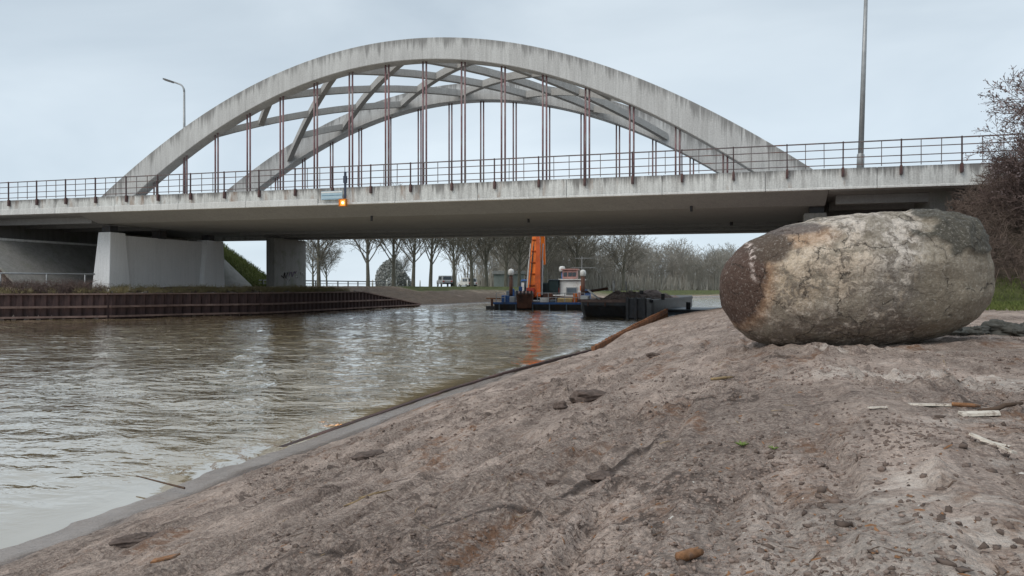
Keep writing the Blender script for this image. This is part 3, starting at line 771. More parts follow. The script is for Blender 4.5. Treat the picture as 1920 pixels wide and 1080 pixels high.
MB().ball((-0.07, -0.13, 0.21), 0.075, 10, 6).build('bulb', MT['bulb'], nl, True)

# ------------------------------------------------------------------ sheet-pile quay on the far bank
quay = empty('sheet_pile_quay', (0, 0, 0), 0, 'dark rusty steel sheet-pile quay wall along the far bank', 'quay wall')
path = [(y, float(xw_far(np.array(y)))) for y in (26, 30, 35.8, 39.7, 44.4, 48.5, 49.5, 60, 67, 76)]
P2 = [Vector((x + 0.12, y, 0)) for y, x in path]
pile_me = None
def quay_top(y): return 1.62 if y < 63.5 else max(0.25, 1.62 - (y - 63.5) * 0.115)
def make_pile(h0=1.0):
    prof = [(0, 0.0), (0.09, 0.0), (0.19, -0.13), (0.41, -0.13), (0.51, 0.0), (0.6, 0.0)]
    mb = MB(); th = 0.03
    o = [(x, y) for x, y in prof] + [(x, y + th) for x, y in reversed(prof)]
    n = len(o)
    vs = [(x, y, -1.2) for x, y in o] + [(x, y, h0) for x, y in o]
    fs = [tuple(range(n, 2 * n))]
    for i in range(n): fs.append((i, (i + 1) % n, (i + 1) % n + n, i + n))
    return mb.add(vs, fs).mesh('sheet_pile')
pile_me = make_pile(1.0); pile_me.materials.append(MT['pile'])
step_cache = {1.62: make_pile(1.62)}; step_cache[1.62].materials.append(MT['pile'])
pos = 0.0; seg_i = 0
for a, b in zip(P2[:-1], P2[1:]):
    d = (b - a); L = d.length; d.normalize(); n = int(L / 0.6); stp = L / max(n, 1)
    for i in range(n):
        p = a + d * (i * stp)
        ht = round(quay_top(p.y), 2)
        if ht not in step_cache: step_cache[ht] = make_pile(ht); step_cache[ht].materials.append(MT['pile'])
        o = bpy.data.objects.new('sheet_pile', step_cache[ht]); COL.objects.link(o); o.parent = quay
        o.location = (p.x, p.y, 0); o.rotation_euler = (0, 0, math.atan2(d.y, d.x)); o.scale = (stp / 0.6, 1, 1)
for zz, hh, ww, end, mt_ in ((1.62, 0.09, 0.40, 63.5, 'waler'), (0.80, 0.13, 0.20, 70.0, 'waler'), (0.16, 0.12, 0.22, 75.5, 'waler')):
    for a, b in zip(P2[:-1], P2[1:]):
        if a.y >= end: break
        q = b if b.y <= end else a.lerp(b, (end - a.y) / (b.y - a.y))
        nrm = Vector(((q - a).y, -(q - a).x, 0)).normalized() * (0.05 if zz > 1.5 else 0.30)
        if zz > 1.5: nrm = nrm * 1.0
        MB().beam(a + nrm + Vector((0, 0, zz)), q + nrm + Vector((0, 0, zz)), ww, hh).build('capping_beam' if zz > 1.5 else 'waler', MT[mt_], quay)
MB().beam((P2[-2].x + 0.02, 63.5, 1.62), (P2[-1].x + 0.05, 76, 0.2), 0.36, 0.09).build('capping_beam', MT['waler'], quay)

# near sheet-pile edge at the foot of the mud bank
npile = empty('rusty_sheet_pile', (-4.9, 24, 0), 0, 'orange rusty steel sheet piling along the foot of the mud bank', 'piling')
yy = 24.0; rg = random.Random(2)
while yy < 46.4:
    f = (yy - 24) / 22.4
    zt = 0.16 + 0.62 * f ** 0.8 + rg.uniform(-0.012, 0.012)
    prof = [(0, 0.0), (0.10, 0.0), (0.17, -0.05), (0.43, -0.05), (0.50, 0.0), (0.6, 0.0)]
    o_ = [(y_, x_) for y_, x_ in prof] + [(y_, x_ + 0.07) for y_, x_ in reversed(prof)]
    n = len(o_)
    vs = [(x_ + 0.03, yy - 24 + y_, -0.8) for y_, x_ in o_] + [(x_ + 0.03, yy - 24 + y_, zt) for y_, x_ in o_]
    fs = [tuple(range(n, 2 * n))[::-1]] + [(i, i + n, (i + 1) % n + n, (i + 1) % n) for i in range(n)]
    MB().add(vs, fs).build('sheet_pile', MT['rust'], npile)
    yy += 0.6
for (xa, ya), (xb, yb) in zip(((-5.88, 8.6), (-5.88, 10.0), (-5.86, 14.0), (-5.66, 17.5), (-5.3, 21.0)), ((-5.88, 10.0), (-5.86, 14.0), (-5.66, 17.5), (-5.3, 21.0), (-4.93, 24.1))):
    MB().beam((xa + 4.9, ya - 24, -0.062 + 0.005 * (ya - 6)), (xb + 4.9, yb - 24, -0.062 + 0.005 * (yb - 6)), 0.09, 0.10).build('submerged_pile_top', MT['pile'], npile)
MB().beam((0.115, 0, 0.10), (0.115, 22.4, 0.62), 0.05, 0.20).build('waler', MT['rust'], npile)

# ------------------------------------------------------------------ boulder
def boulder_mat():
    t = NT('boulder_stone', 0.85, 0.3)
    o = t.obj()
    wpa = t.noise(o, 2.6, 6, 0.72)
    wp2 = t.noise(o, 6.5, 6, 0.72)
    wp = t.math('ADD', t.math('MULTIPLY', wpa, 0.55), t.math('MULTIPLY', wp2, 0.45))
    big = t.noise(o, 1.5, 5, 0.62, 0.4)
    mot = t.noise(o, 10.0, 6, 0.72, 0.5)
    mot2 = t.noise(t.map(o, (1, 1, 1), (4, 2, 7)), 4.2, 6, 0.7, 0.6)
    speck = t.noise(o, 34, 4, 0.75)
    speck2 = t.noise(o, 85, 3, 0.7)
    col = t.ramp(big, [(0.32, (0.198, 0.169, 0.139)), (0.48, (0.356, 0.317, 0.264)), (0.64, (0.475, 0.442, 0.396))])
    col = t.mix(t.ramp(wp2, [(0.5, 0), (0.68, 0.6)]), col, (0.172, 0.156, 0.139))
    pale = t.blob(o, (0.0, -0.55, 0.3), (0.85, 0.9, 0.45), 0.5, wp, 1.2)
    col = t.mix(t.math('MULTIPLY', pale, 0.62), col, (0.529, 0.512, 0.494))
    tan = t.blob(o, (-0.75, -0.7, 0.12), (0.75, 0.8, 0.40), 0.45, wp, 1.4)
    col = t.mix(t.math('MULTIPLY', tan, 0.55), col, (0.475, 0.383, 0.271))
    dk = t.blob(o, (0.25, -0.7, -0.08), (0.42, 0.6, 0.26), 0.4, wp, 1.6)
    col = t.mix(t.math('MULTIPLY', dk, 0.7), col, (0.158, 0.148, 0.132))
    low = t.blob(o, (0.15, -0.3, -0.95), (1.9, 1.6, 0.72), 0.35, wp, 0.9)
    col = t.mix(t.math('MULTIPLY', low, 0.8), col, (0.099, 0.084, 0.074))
    col = t.mix(t.ramp(mot, [(0.49, 0), (0.58, 0.85)]), col, (0.132, 0.116, 0.099))
    col = t.mix(t.ramp(mot, [(0.36, 0.6), (0.46, 0)]), col, (0.621, 0.575, 0.517))
    col = t.mix(t.ramp(mot2, [(0.50, 0), (0.58, 0.75)]), col, (0.198, 0.178, 0.145))
    col = t.mix(t.ramp(mot2, [(0.34, 0.45), (0.43, 0)]), col, (0.529, 0.460, 0.368))
    # olive film of dried clay on the right end
    film = t.blob(o, (1.02, -0.4, 0.05), (0.66, 1.2, 0.75), 0.16, wp, 0.55)
    col = t.mix(t.math('MULTIPLY', film, 0.78), col, (0.191, 0.172, 0.135))
    # dark brown crust on the left end, with rust rims
    rim = t.blob(o, (-1.42, -0.35, 0.0), (0.47, 1.0, 0.66), 0.2, wp, 0.9)
    col = t.mix(t.math('MULTIPLY', rim, 0.55), col, (0.264, 0.132, 0.059))
    crust = t.blob(o, (-1.44, -0.35, 0.04), (0.41, 1.0, 0.62), 0.1, wp, 0.9)
    col = t.mix(t.math('MULTIPLY', crust, 0.95), col, (0.063, 0.040, 0.034))
    rust2 = t.blob(o, (-0.78, -0.5, 0.44), (0.46, 0.8, 0.13), 0.35, wp, 1.5)
    col = t.mix(t.math('MULTIPLY', rust2, 0.5), col, (0.356, 0.211, 0.119))
    blk = t.blob(o, (-0.98, -0.4, 0.37), (0.22, 0.7, 0.20), 0.2, wp, 1.2)
    col = t.mix(t.math('MULTIPLY', blk, 0.95), col, (0.066, 0.050, 0.040))
    blk2 = t.blob(o, (-0.70, -0.3, 0.53), (0.28, 0.7, 0.075), 0.3, wp, 1.3)
    col = t.mix(t.math('MULTIPLY', blk2, 0.85), col, (0.079, 0.070, 0.071))
    wv = t.math('MULTIPLY', t.blob(o, (-1.13, -0.4, 0.27), (0.035, 0.7, 0.26), 0.6, wp, 2.2), t.ramp(mot, [(0.40, 1), (0.50, 0)]))
    col = t.mix(t.math('MULTIPLY', wv, 0.85), col, (0.667, 0.598, 0.575))
    vn = t.n.new('ShaderNodeTexVoronoi'); vn.feature = 'DISTANCE_TO_EDGE'; vn.inputs['Scale'].default_value = 1.7
    vd = t.n.new('ShaderNodeVectorMath'); vd.operation = 'MULTIPLY_ADD'; t.link(t.noise(o, 3.5, 5, 0.65, 0, True), vd.inputs[0]); vd.inputs[1].default_value = (0.45, 0.45, 0.45); t.link(o, vd.inputs[2]); t.link(vd.outputs[0], vn.inputs['Vector'])
    crk = t.math('MULTIPLY', t.ramp(vn.outputs['Distance'], [(0.0, 1), (0.016, 0)]), t.ramp(mot2, [(0.46, 0), (0.56, 1)]))
    col = t.mix(t.math('MULTIPLY', crk, 0.8), col, (0.06, 0.05, 0.042))
    # wet grey clay smeared on the upper right
    clay = t.attr('clay')
    col = t.mix(t.math('MULTIPLY', clay, 0.94), col, t.ramp(wp2, [(0.3, (0.030, 0.029, 0.022)), (0.7, (0.075, 0.072, 0.058))]))
    col = t.mix(t.ramp(speck, [(0.52, 0), (0.66, 0.55)]), col, t.mix(0.5, col, (0.066, 0.059, 0.053)))
    col = t.mix(t.ramp(speck, [(0.34, 0.5), (0.46, 0)]), col, t.mix(0.4, col, (0.750, 0.750, 0.713)))
    col = t.mix(t.ramp(speck2, [(0.55, 0), (0.7, 0.4)]), col, (0.158, 0.139, 0.119))
    h = t.math('ADD', t.math('MULTIPLY', wp2, 1.0), t.math('ADD', t.math('MULTIPLY', speck, 0.6), t.math('MULTIPLY', speck2, 0.25)))
    col = t.mix(0.30, col, (1.0, 0.86, 0.74), 'MULTIPLY')
    col = t.mix(1.0, col, (1.38, 1.36, 1.34), 'MULTIPLY')
    return t.out(col, t.math('MULTIPLY_ADD', clay, -0.25, 0.88), t.bump(t.math('MULTIPLY_ADD', crk, -1.2, t.math('ADD', h, t.math('MULTIPLY', mot, 1.2))), 0.85, 0.035))
def noise3(x, y, z, sc, seed):
    return (fbm(x * sc + 3, y * sc, 4, seed) + fbm(y * sc + 7, z * sc + 1, 4, seed + 5) + fbm(z * sc, x * sc + 11, 4, seed + 9)) / 1.7
def make_boulder():
    out = np.array([(-254, 2), (-249, 22), (-231, 52), (-210, 75), (-174, 95), (-136, 110), (-91, 119), (-31, 126), (23, 130), (70, 134), (117, 134), (164, 131), (196, 122), (224, 109), (243, 84), (256, 52), (260, 15), (256, -29), (250, -51), (224, -78), (180, -107), (117, -121), (54, -131), (-9, -135), (-72, -133), (-116, -131), (-157, -130), (-198, -116), (-229, -91), (-248, -57), (-255, -25)], float) * 0.00553
    al = np.arctan2(out[:, 1], out[:, 0]); rr = np.hypot(out[:, 0], out[:, 1])
    o = np.argsort(al); al, rr = al[o], rr[o]
    al = np.concatenate([al - 2 * math.pi, al, al + 2 * math.pi]); rr = np.tile(rr, 3)
    aa = np.linspace(-math.pi, math.pi, 1440, endpoint=False); Rf = np.interp(aa, al, rr)
    ker = np.hanning(61); ker /= ker.sum()
    Rf = np.convolve(np.tile(Rf, 3), ker, 'same')[1440:2880]
    NU, NV = 280, 150
    alpha = np.linspace(-math.pi, math.pi, NU, endpoint=False)
    beta = np.linspace(0.00012, math.pi - 0.00012, NV)
    A, B = np.meshgrid(alpha, beta)
    Rr = np.interp(A, np.append(aa, math.pi), np.append(Rf, Rf[0]))
    e = np.sin(B) ** 0.82; dep = np.sign(np.cos(B)) * np.abs(np.cos(B)) ** 0.86
    x = Rr * np.cos(A) * e; z = Rr * np.sin(A) * e
    y = -0.74 * dep * (1 - 0.08 * np.cos(A) * e) - 0.10 * z
    rsb = np.random.RandomState(17)
    for k in range(16):                       # worn flats where the stone once broke
        nn = rsb.normal(0, 1, 3); nn[1] = -abs(nn[1]) * (1 if k % 3 else -1); nn /= np.linalg.norm(nn)
        hh = rsb.uniform(0.86, 0.94)
        sd_ = nn[0] * x / 1.38 + nn[1] * y / 0.76 + nn[2] * z / 0.72
        cut = np.clip(sd_ - hh, 0, 1) * 0.62
        y = y - cut * nn[1] * 0.76; x = x - cut * nn[0] * 0.5; z = z - cut * nn[2] * 0.35
    nrm = np.stack([x / 1.3, y / 0.74, z / 0.72], -1); nrm /= np.linalg.norm(nrm, axis=-1, keepdims=True)
    dsp = 0.05 * noise3(x, y, z, 1.7, 401) + 0.022 * noise3(x, y, z, 5.5, 431) + 0.010 * noise3(x, y, z, 14, 461)
    w = fbm(x * 3.2, z * 3.2 + y, 4, 501)
    w2 = fbm(x * 9 + 2, z * 9 + y * 4, 3, 511)
    dd = np.hypot((x - 0.98 - 0.15 * (z - 0.45)) / 0.46, (z - 0.47) / 0.25) + 0.55 * w + 0.14 * w2
    dd2 = np.hypot((x - 0.62) / 0.13, (z - 0.66) / 0.06) + 0.4 * w
    clay = np.maximum(sstep(1.06, 0.96, dd), sstep(1.05, 0.9, dd2)) * (y < 0.35)
    dsp = dsp + clay * (0.020 + 0.040 * np.clip(w2 + 0.25, 0, 1) + 0.02 * np.clip(noise3(x, y, z, 9, 521), -0.5, 1))
    V = np.stack([x, y, z], -1) + nrm * dsp[..., None]
    V = V.reshape(-1, 3)
    id_ = np.arange(NU * NV).reshape(NV, NU); r = np.roll(id_, -1, 1)
    F = np.stack([id_[:-1], id_[1:], r[1:], r[:-1]], -1).reshape(-1, 4)
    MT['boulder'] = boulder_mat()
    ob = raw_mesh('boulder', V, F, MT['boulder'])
    set_attr(ob, 'clay', clay)
    ob.location = (1.04, 8.84, 2.1 + (537.5 - 525.5) * 0.00565)
    ob.rotation_euler = (0, 0, 0.3044 - 0.12)
    ob.scale = (0.982, 1, 1.015)
    return tag(ob, 'huge rounded granite boulder lying on the mud bank', 'boulder')
make_boulder()

# ------------------------------------------------------------------ bare trees
def grow(mb_by, p, d, L, r, lev, cfg, rg):
    nseg = cfg['seg'][lev]
    pts = [Vector(p)]; dd = Vector(d).normalized()
    for i in range(nseg):
        j = cfg['jit'][lev]
        dd = (dd + Vector((rg.uniform(-j, j), rg.uniform(-j, j), rg.uniform(-j, j) + cfg['up'][lev]))).normalized()
        pts.append(pts[-1] + dd * (L / nseg))
    rads = [max(cfg['rmin'], r * (1 - 0.62 * i / nseg)) for i in range(nseg + 1)]
    mb_by[0 if lev == 0 else 1].tube(pts, rads, cfg['sides'][lev], cap=False, twist=rg.uniform(0, 6))
    if lev + 1 >= len(cfg['n']) + 1: return
    if lev >= len(cfg['n']): return
    n = cfg['n'][lev]
    for k in range(n):
        f = cfg['start'][lev] + (1 - cfg['start'][lev]) * (k + rg.uniform(0.1, 0.9)) / n
        x = f * nseg; i = min(int(x), nseg - 1)
        q = pts[i].lerp(pts[i + 1], x - i)
        t = (pts[i + 1] - pts[i]).normalized()
        ref = Vector((0, 0, 1)) if abs(t.z) < 0.95 else Vector((1, 0, 0))
        u = t.cross(ref).normalized(); w = u.cross(t)
        an = k * 2.4 + rg.uniform(-0.6, 0.6); sp = rg.uniform(*cfg['spread'][lev])
        nd = t * math.cos(sp) + (u * math.cos(an) + w * math.sin(an)) * math.sin(sp)
        grow(mb_by, q, nd, L * rg.uniform(*cfg['len'][lev]) * (1 - 0.35 * f if lev > 0 else 1), max(cfg['rmin'], r * cfg['rr'][lev] * (1 - 0.4 * f)), lev + 1, cfg, rg)
AVENUE = dict(n=[14, 8, 6, 4], seg=[5, 4, 3, 2, 2], jit=[0.03, 0.09, 0.16, 0.22, 0.25], up=[0.02, 0.05, 0.03, 0.02, 0.0], sides=[8, 5, 4, 3, 3],
              start=[0.38, 0.2, 0.2, 0.15], spread=[(0.45, 0.85), (0.4, 0.8), (0.4, 0.9), (0.4, 0.9)], len=[(0.62, 0.85), (0.5, 0.7), (0.45, 0.65), (0.4, 0.6)], rr=[0.36, 0.52, 0.6, 0.7], rmin=0.016)
def tree_meshes(seed, H, r, cfg, mats):
    rg = random.Random(seed); tr, cr = MB(), MB()
    grow((tr, cr), (0, 0, -0.2), (0, 0, 1), H, r, 0, cfg, rg)
    a = tr.mesh('trunk'); a.materials.append(mats[0]); smooth_all(a); b = cr.mesh('crown'); b.materials.append(mats[1]); return a, b
variants = [tree_meshes(s_, 7.2, 0.30, AVENUE, (MT['bark'], MT['twig'])) for s_ in (1, 2, 3)]
def place_tree(var, x, y, z, sc, rz, label, group, name='bare_tree'):
    e = empty(name, (x, y, z), rz, label, 'tree', group); e.scale = (sc, sc, sc)
    for nm, me in zip(('trunk', 'crown'), var):
        o = bpy.data.objects.new(nm, me); COL.objects.link(o); o.parent = e
    return e
AV = [(-45.0, 72.9, 0.82, 0, 'bare avenue tree with a fan of branches right beside the graffiti pier'),
      (-44.9, 83.9, 0.92, 1, 'second bare avenue tree from the graffiti pier, before the evergreen shrub'),
      (-43.2, 87.5, 1.0, 2, 'thickest bare avenue trunk, right of the evergreen shrub'),
      (-45.1, 97.4, 1.0, 0, 'slim bare tree just right of the thickest avenue trunk'),
      (-45.0, 103.2, 1.08, 1, 'stout bare avenue tree standing left of the two parked cars'),
      (-45.0, 112.6, 1.05, 2, 'thin bare avenue tree beside the left parked car'),
      (-44.8, 120.2, 1.18, 0, 'bare avenue tree beside the right parked car'),
      (-44.2, 126.0, 1.22, 1, 'bare avenue tree between the right parked car and the grey shed'),
      (-44.6, 138.0, 1.30, 2, 'bare avenue tree right of the grey shed'),
      (-43.0, 141.5, 1.32, 0, 'last tall bare avenue tree before the orange crane'),
      (-40.0, 150.0, 1.35, 1, 'tall bare tree directly behind the orange crane boom'),
      (-35.0, 158.0, 1.45, 2, 'tall bare tree right behind the white deckhouse of the crane pontoon'),
      (-27.0, 168.0, 1.15, 0, 'bare tree rising above the wood behind the barge')]
for i, (x, y, sc_, v_, lb) in enumerate(AV):
    place_tree(variants[v_], x, y, gz(x, y), sc_, i * 1.3, lb, 'bare trees on the far bank')
FARSM = [(-74, 118, 0.75, 'small distant bare tree seen past the green embankment slope, left one'), (-70, 116, 0.62, 'small distant bare tree seen past the green embankment slope, right one'),
         (-62, 128, 0.55, 'low rounded bare tree just right of the evergreen shrub')]
for i, (x, y, sc_, lb) in enumerate(FARSM): place_tree(variants[i % 3], x, y, gz(x, y) - 0.3, sc_, i * 2.1, lb, 'small distant trees')

# wood on the far bank: one mass of stems
WOOD = dict(n=[9, 6, 5], seg=[4, 3, 2, 2], jit=[0.05, 0.12, 0.2, 0.25], up=[0.02, 0.05, 0.03, 0.02], sides=[4, 3, 3, 3], start=[0.22, 0.15, 0.15], spread=[(0.3, 0.7), (0.4, 0.9), (0.4, 0.9)], len=[(0.45, 0.7), (0.45, 0.7), (0.45, 0.7)], rr=[0.45, 0.6, 0.7], rmin=0.035)
def mesh_arrays(mb):
    V = np.array(mb.v, np.float32); F = np.array([f for f in mb.f if len(f) == 4], np.int32); return V, F
base = []
for s_ in (11, 12, 13, 14):
    rg = random.Random(s_); m = MB(); grow((m, m), (0, 0, -0.3), (0, 0, 1), 9.0, 0.16, 0, WOOD, rg); base.append(mesh_arrays(m))
rg = random.Random(77); VV = []; FF = []; off = 0
WLINE = np.array([(-48, 150), (-36, 164), (-22, 182), (0, 212), (30, 245), (70, 285)], float)
for i in range(260):
    f = rg.random() * 5; k = min(int(f), 4); p = WLINE[k] + (WLINE[k + 1] - WLINE[k]) * (f - k)
    dep = rg.random() ** 1.3 * 40
    x, y = p[0] - dep * 0.62 + rg.uniform(-2, 2), p[1] + dep * 0.78
    V, F = base[rg.randrange(4)]
    sc_ = rg.uniform(0.55, 0.92) * (1.12 if dep > 12 else 0.9) * (1.18 if f < 1.3 else 1.0); a = rg.uniform(0, 6.28)
    ca, sa = math.cos(a) * sc_, math.sin(a) * sc_
    Q = np.stack([V[:, 0] * ca - V[:, 1] * sa + x, V[:, 0] * sa + V[:, 1] * ca + y, V[:, 2] * sc_ * rg.uniform(0.9, 1.15) + 1.2], -1)
    VV.append(Q); FF.append(F + off); off += len(V)
# undergrowth whips
nb = 16000
r0 = np.random.RandomState(5)
f = r0.rand(nb) * 5; k = np.minimum(f.astype(int), 4); p = WLINE[k] + (WLINE[k + 1] - WLINE[k]) * (f - k)[:, None]
dep = r0.rand(nb) ** 1.4 * 34
px_, py_ = p[:, 0] - dep * 0.62 + r0.uniform(-2, 2, nb), p[:, 1] + dep * 0.78
h_ = r0.uniform(1.2, 4.2, nb) + 1.6 * (dep > 8); an = r0.rand(nb) * 6.28; w_ = r0.uniform(0.05, 0.12, nb); lx, ly = r0.normal(0, 0.6, nb), r0.normal(0, 0.6, nb)
cx, cy = np.cos(an) * w_, np.sin(an) * w_
Q = np.stack([np.stack([px_ - cx, py_ - cy, np.full(nb, 1.0)], -1), np.stack([px_ + cx, py_ + cy, np.full(nb, 1.0)], -1), np.stack([px_ + lx + cx * .4, py_ + ly + cy * .4, 1 + h_], -1), np.stack([px_ + lx - cx * .4, py_ + ly - cy * .4, 1 + h_], -1)], 1).reshape(-1, 3)
VV.append(Q); FF.append(np.arange(nb * 4).reshape(-1, 4) + off)
wood = raw_mesh('wood', np.concatenate(VV), np.concatenate(FF), MT['woodmass'], smooth=False)
tag(wood, 'grey-brown leafless wood massed along the far bank', 'wood', kind='stuff')

# right-hand tree on the approach embankment, twigs full of reddish buds
BUSHY = dict(n=[20, 9, 6, 5], seg=[5, 4, 3, 2, 2], jit=[0.05, 0.12, 0.2, 0.28, 0.3], up=[0.02, 0.05, 0.02, 0.0, 0.0], sides=[8, 5, 4, 3, 3], start=[0.08, 0.12, 0.12, 0.1], spread=[(0.5, 1.25), (0.45, 0.9), (0.4, 0.9), (0.4, 0.9)], len=[(0.5, 0.75), (0.5, 0.7), (0.45, 0.65), (0.4, 0.6)], rr=[0.42, 0.55, 0.6, 0.7], rmin=0.0085)
def budded_tree(name, seed, H, r, x, y, z, sc_, label, nbud=9000):
    rg = random.Random(seed); tr, cr = MB(), MB()
    grow((tr, cr), (0, 0, -0.2), (0, 0, 1), H, r, 0, BUSHY, rg)
    e = empty(name, (x, y, z), 0, label, 'tree', 'trees on the right embankment'); e.scale = (sc_,) * 3
    tr.build('trunk', MT['bark_red'], e, True); cr.build('crown', MT['bark_red'], e)
    V = np.array(cr.v); rs = np.random.RandomState(seed)
    sel = V[rs.randint(len(V) // 3, len(V), nbud)]
    c = sel + rs.normal(0, 0.05, sel.shape); d1 = rs.normal(0, 1, sel.shape); d1 /= np.linalg.norm(d1, axis=1, keepdims=True); d2 = np.cross(d1, rs.normal(0, 1, sel.shape)); d2 /= np.linalg.norm(d2, axis=1, keepdims=True)
    s1 = rs.uniform(0.022, 0.055, (nbud, 1)); s2 = s1 * 0.6
    Q = np.stack([c - d1 * s1, c + d2 * s2, c + d1 * s1, c - d2 * s2], 1).reshape(-1, 3)
    b = raw_mesh('buds', Q, np.arange(nbud * 4).reshape(-1, 4), MT['bud'], e, smooth=False)
    tag(b, kind='stuff')
    return e
tx, ty = 10.45, 30.6
budded_tree('budding_tree', 21, 4.0, 0.10, tx, ty, gz(tx, ty), 1.0, 'reddish-brown budding tree at the right edge in front of the bridge railing', 9500)
budded_tree('budding_tree', 22, 3.4, 0.08, 9.1, 32.2, gz(9.1, 32.2), 0.6, 'smaller budding tree left behind the reddish tree at the right edge', 2500)

# bramble scrub on the embankment slope
def scrub(name, label, spots, hgt, mat, seed, cat='scrub'):
    rg = random.Random(seed); m = MB()
    for (x, y) in spots:
        z = gz(x, y)
        for k in range(5):
            a = rg.uniform(0, 6.28); l = hgt * rg.uniform(0.5, 1.2); dx, dy = math.cos(a), math.sin(a)
            p0 = (x, y, z - 0.05); p1 = (x + dx * l * 0.3, y + dy * l * 0.3, z + l * 0.75); p2 = (x + dx * l * 0.75, y + dy * l * 0.75, z + l * rg.uniform(0.6, 0.95))
            m.tube([p0, p1, p2], [0.014, 0.011, 0.006], 3, cap=False)
            for q in range(4):
                f = rg.uniform(0.3, 1.0); b = Vector(p1).lerp(Vector(p2), f); m.tube([b, b + Vector((rg.uniform(-0.3, 0.3), rg.uniform(-0.3, 0.3), rg.uniform(-0.05, 0.3)))], [0.008, 0.004], 3, cap=False)
    o = m.build(name, mat); return tag(o, label, cat, kind='stuff')
rg = random.Random(31)
scrub('bramble_scrub', 'tangled brown bramble scrub on the right bridge embankment', [(rg.uniform(5.4, 17), rg.uniform(27.5, 39)) for _ in range(900)], 1.0, MT['scrub'], 32)
scrub('quay_weeds', 'dry brown weeds along the top of the sheet-pile quay', [(float(xw_far(np.array(y))) - rg.uniform(0.5, 2.8), y) for y in [rg.uniform(33, 63) for _ in range(420)]], 0.42, MT['drygrass'], 33)
scrub('dead_shrubs', 'reddish dead shrubs on the far bank left of the white pier', [(float(xw_far(np.array(y))) - rg.uniform(1.0, 3.2), y) for y in [rg.uniform(31, 40.5) for _ in range(220)]], 0.75, MT['bark_red'], 34)

# grass blades
def grass(name, label, pts, h0, h1, mat, seed):
    rs = np.random.RandomState(seed); n = len(pts); P_ = np.array(pts); z = terrain(P_[:, 0], P_[:, 1])
    h = rs.uniform(h0, h1, n); a = rs.rand(n) * 6.28; w = h * 0.06 + 0.004; lx, ly = rs.normal(0, 0.35, n) * h, rs.normal(0, 0.35, n) * h
    cx, cy = np.cos(a) * w, np.sin(a) * w; x, y = P_[:, 0], P_[:, 1]
    Q = np.stack([np.stack([x - cx, y - cy, z - 0.01], -1), np.stack([x + cx, y + cy, z - 0.01], -1), np.stack([x + lx * .5 + cx * .7, y + ly * .5 + cy * .7, z + h * .6], -1), np.stack([x + lx, y + ly, z + h], -1)], 1).reshape(-1, 3)
    o = raw_mesh(name, Q, np.arange(n * 4).reshape(-1, 4), mat, smooth=False)
    return tag(o, label, 'grass', kind='stuff')
rs = np.random.RandomState(3)
grass('grass', 'strip of short green grass at the foot of the right embankment', np.stack([rs.uniform(4.6, 16, 26000), rs.uniform(20, 28.5, 26000)], -1), 0.05, 0.14, MT['grass'], 4)
yy_ = rs.uniform(63, 69.5, 15000)
grass('embankment_grass', 'rough green grass on the far embankment slope beside the white pier', np.stack([rs.uniform(-53, -45.5, 15000), yy_], -1), 0.10, 0.32, MT['grass'], 5)

# ------------------------------------------------------------------ rubble stones on the quay top
MT['rubble'] = plain('rubble_stone', (0.17, 0.15, 0.135), 0.9, 0.4, 3)
def rock_mesh(seed, n=10, m=7):
    rs = np.random.RandomState(seed); b = MB().ball((0, 0, 0), 0.5, n, m); v = np.array(b.v)
    k = 1 + 0.3 * noise3(v[:, 0] * 2 + seed, v[:, 1] * 2, v[:, 2] * 2, 1.0, seed) * 2; v = v * k[:, None] * np.array([1, 0.8, 0.62]); b.v = [tuple(q) for q in v]
    return b
rocks = []
for s_ in range(5):
    me = rock_mesh(60 + s_).mesh('rubble_stone'); me.materials.append(MT['rubble']); rocks.append(me)
rg = random.Random(8)
rub = empty('rubble_row', (0, 0, 0), 0, 'row of dark rubble stones heaped behind the quay edge under the bridge', 'rubble')
for i in range(150):
    y = rg.uniform(41, 66); x = float(xw_far(np.array(y))) - rg.uniform(0.5, 1.6); s_ = rg.uniform(0.3, 0.62)
    o = bpy.data.objects.new('stone', rocks[i % 5]); COL.objects.link(o); o.parent = rub; o.location = (x, y, gz(x, y) + s_ * 0.12); o.scale = (s_,) * 3; o.rotation_euler = (rg.uniform(-.4, .4), rg.uniform(-.4, .4), rg.uniform(0, 6.28))

# handrail on the far bank left of the pier
hr = empty('hand_railing', (0, 0, 0), 0, 'pale tubular handrail with posts on the far bank left of the white pier', 'railing')
a, b = Vector((-52.0, 33.6, 0)), Vector((-42.6, 40.9, 0))
MB().tube([(a.x, a.y, 3.02), (b.x, b.y, 2.95)], 0.06, 8).build('top_rail', MT['galv'], hr, True)
for f in (0.1, 0.32, 0.54, 0.76, 0.95):
    p = a.lerp(b, f); MB().tube([(p.x, p.y, gz(p.x, p.y) - 0.2), (p.x, p.y, 3.0)], 0.05, 8).build('post', MT['galv'], hr, True)

# guard fence along the far road
fr = empty('road_fence', (0, 0, 0), 0, 'low dark rail fence along the far road right of the graffiti pier', 'fence')
MB().beam((-46.6, 64.5, 2.75), (-46.2, 92, 2.75), 0.06, 0.12).build('rail', MT['lamp_dark'], fr)
MB().beam((-46.6, 64.5, 2.45), (-46.2, 92, 2.45), 0.05, 0.06).build('rail', MT['lamp_dark'], fr)
for i in range(12): MB().box(-46.55, -46.43, 65 + i * 2.4, 65.12 + i * 2.4, 1.9, 2.8).build('post', MT['lamp_dark'], fr)
ORD = ['first', 'second', 'third', 'fourth', 'fifth']
for i in range(5):
    yb = 90 + i * 3.6; xb = -47.5 + 0.3 * math.sin(i * 2.0)
    bo = MB().lathe([(0.10, 0), (0.10, 0.95), (0.04, 1.02)], 8).build('bollard', MT['white'], None, True); bo.location = (xb, yb, gz(xb, yb) - 0.05)
    tag(bo, ORD[i] + ' white roadside bollard counted from the graffiti pier', 'bollard', 'white bollards along the far road')

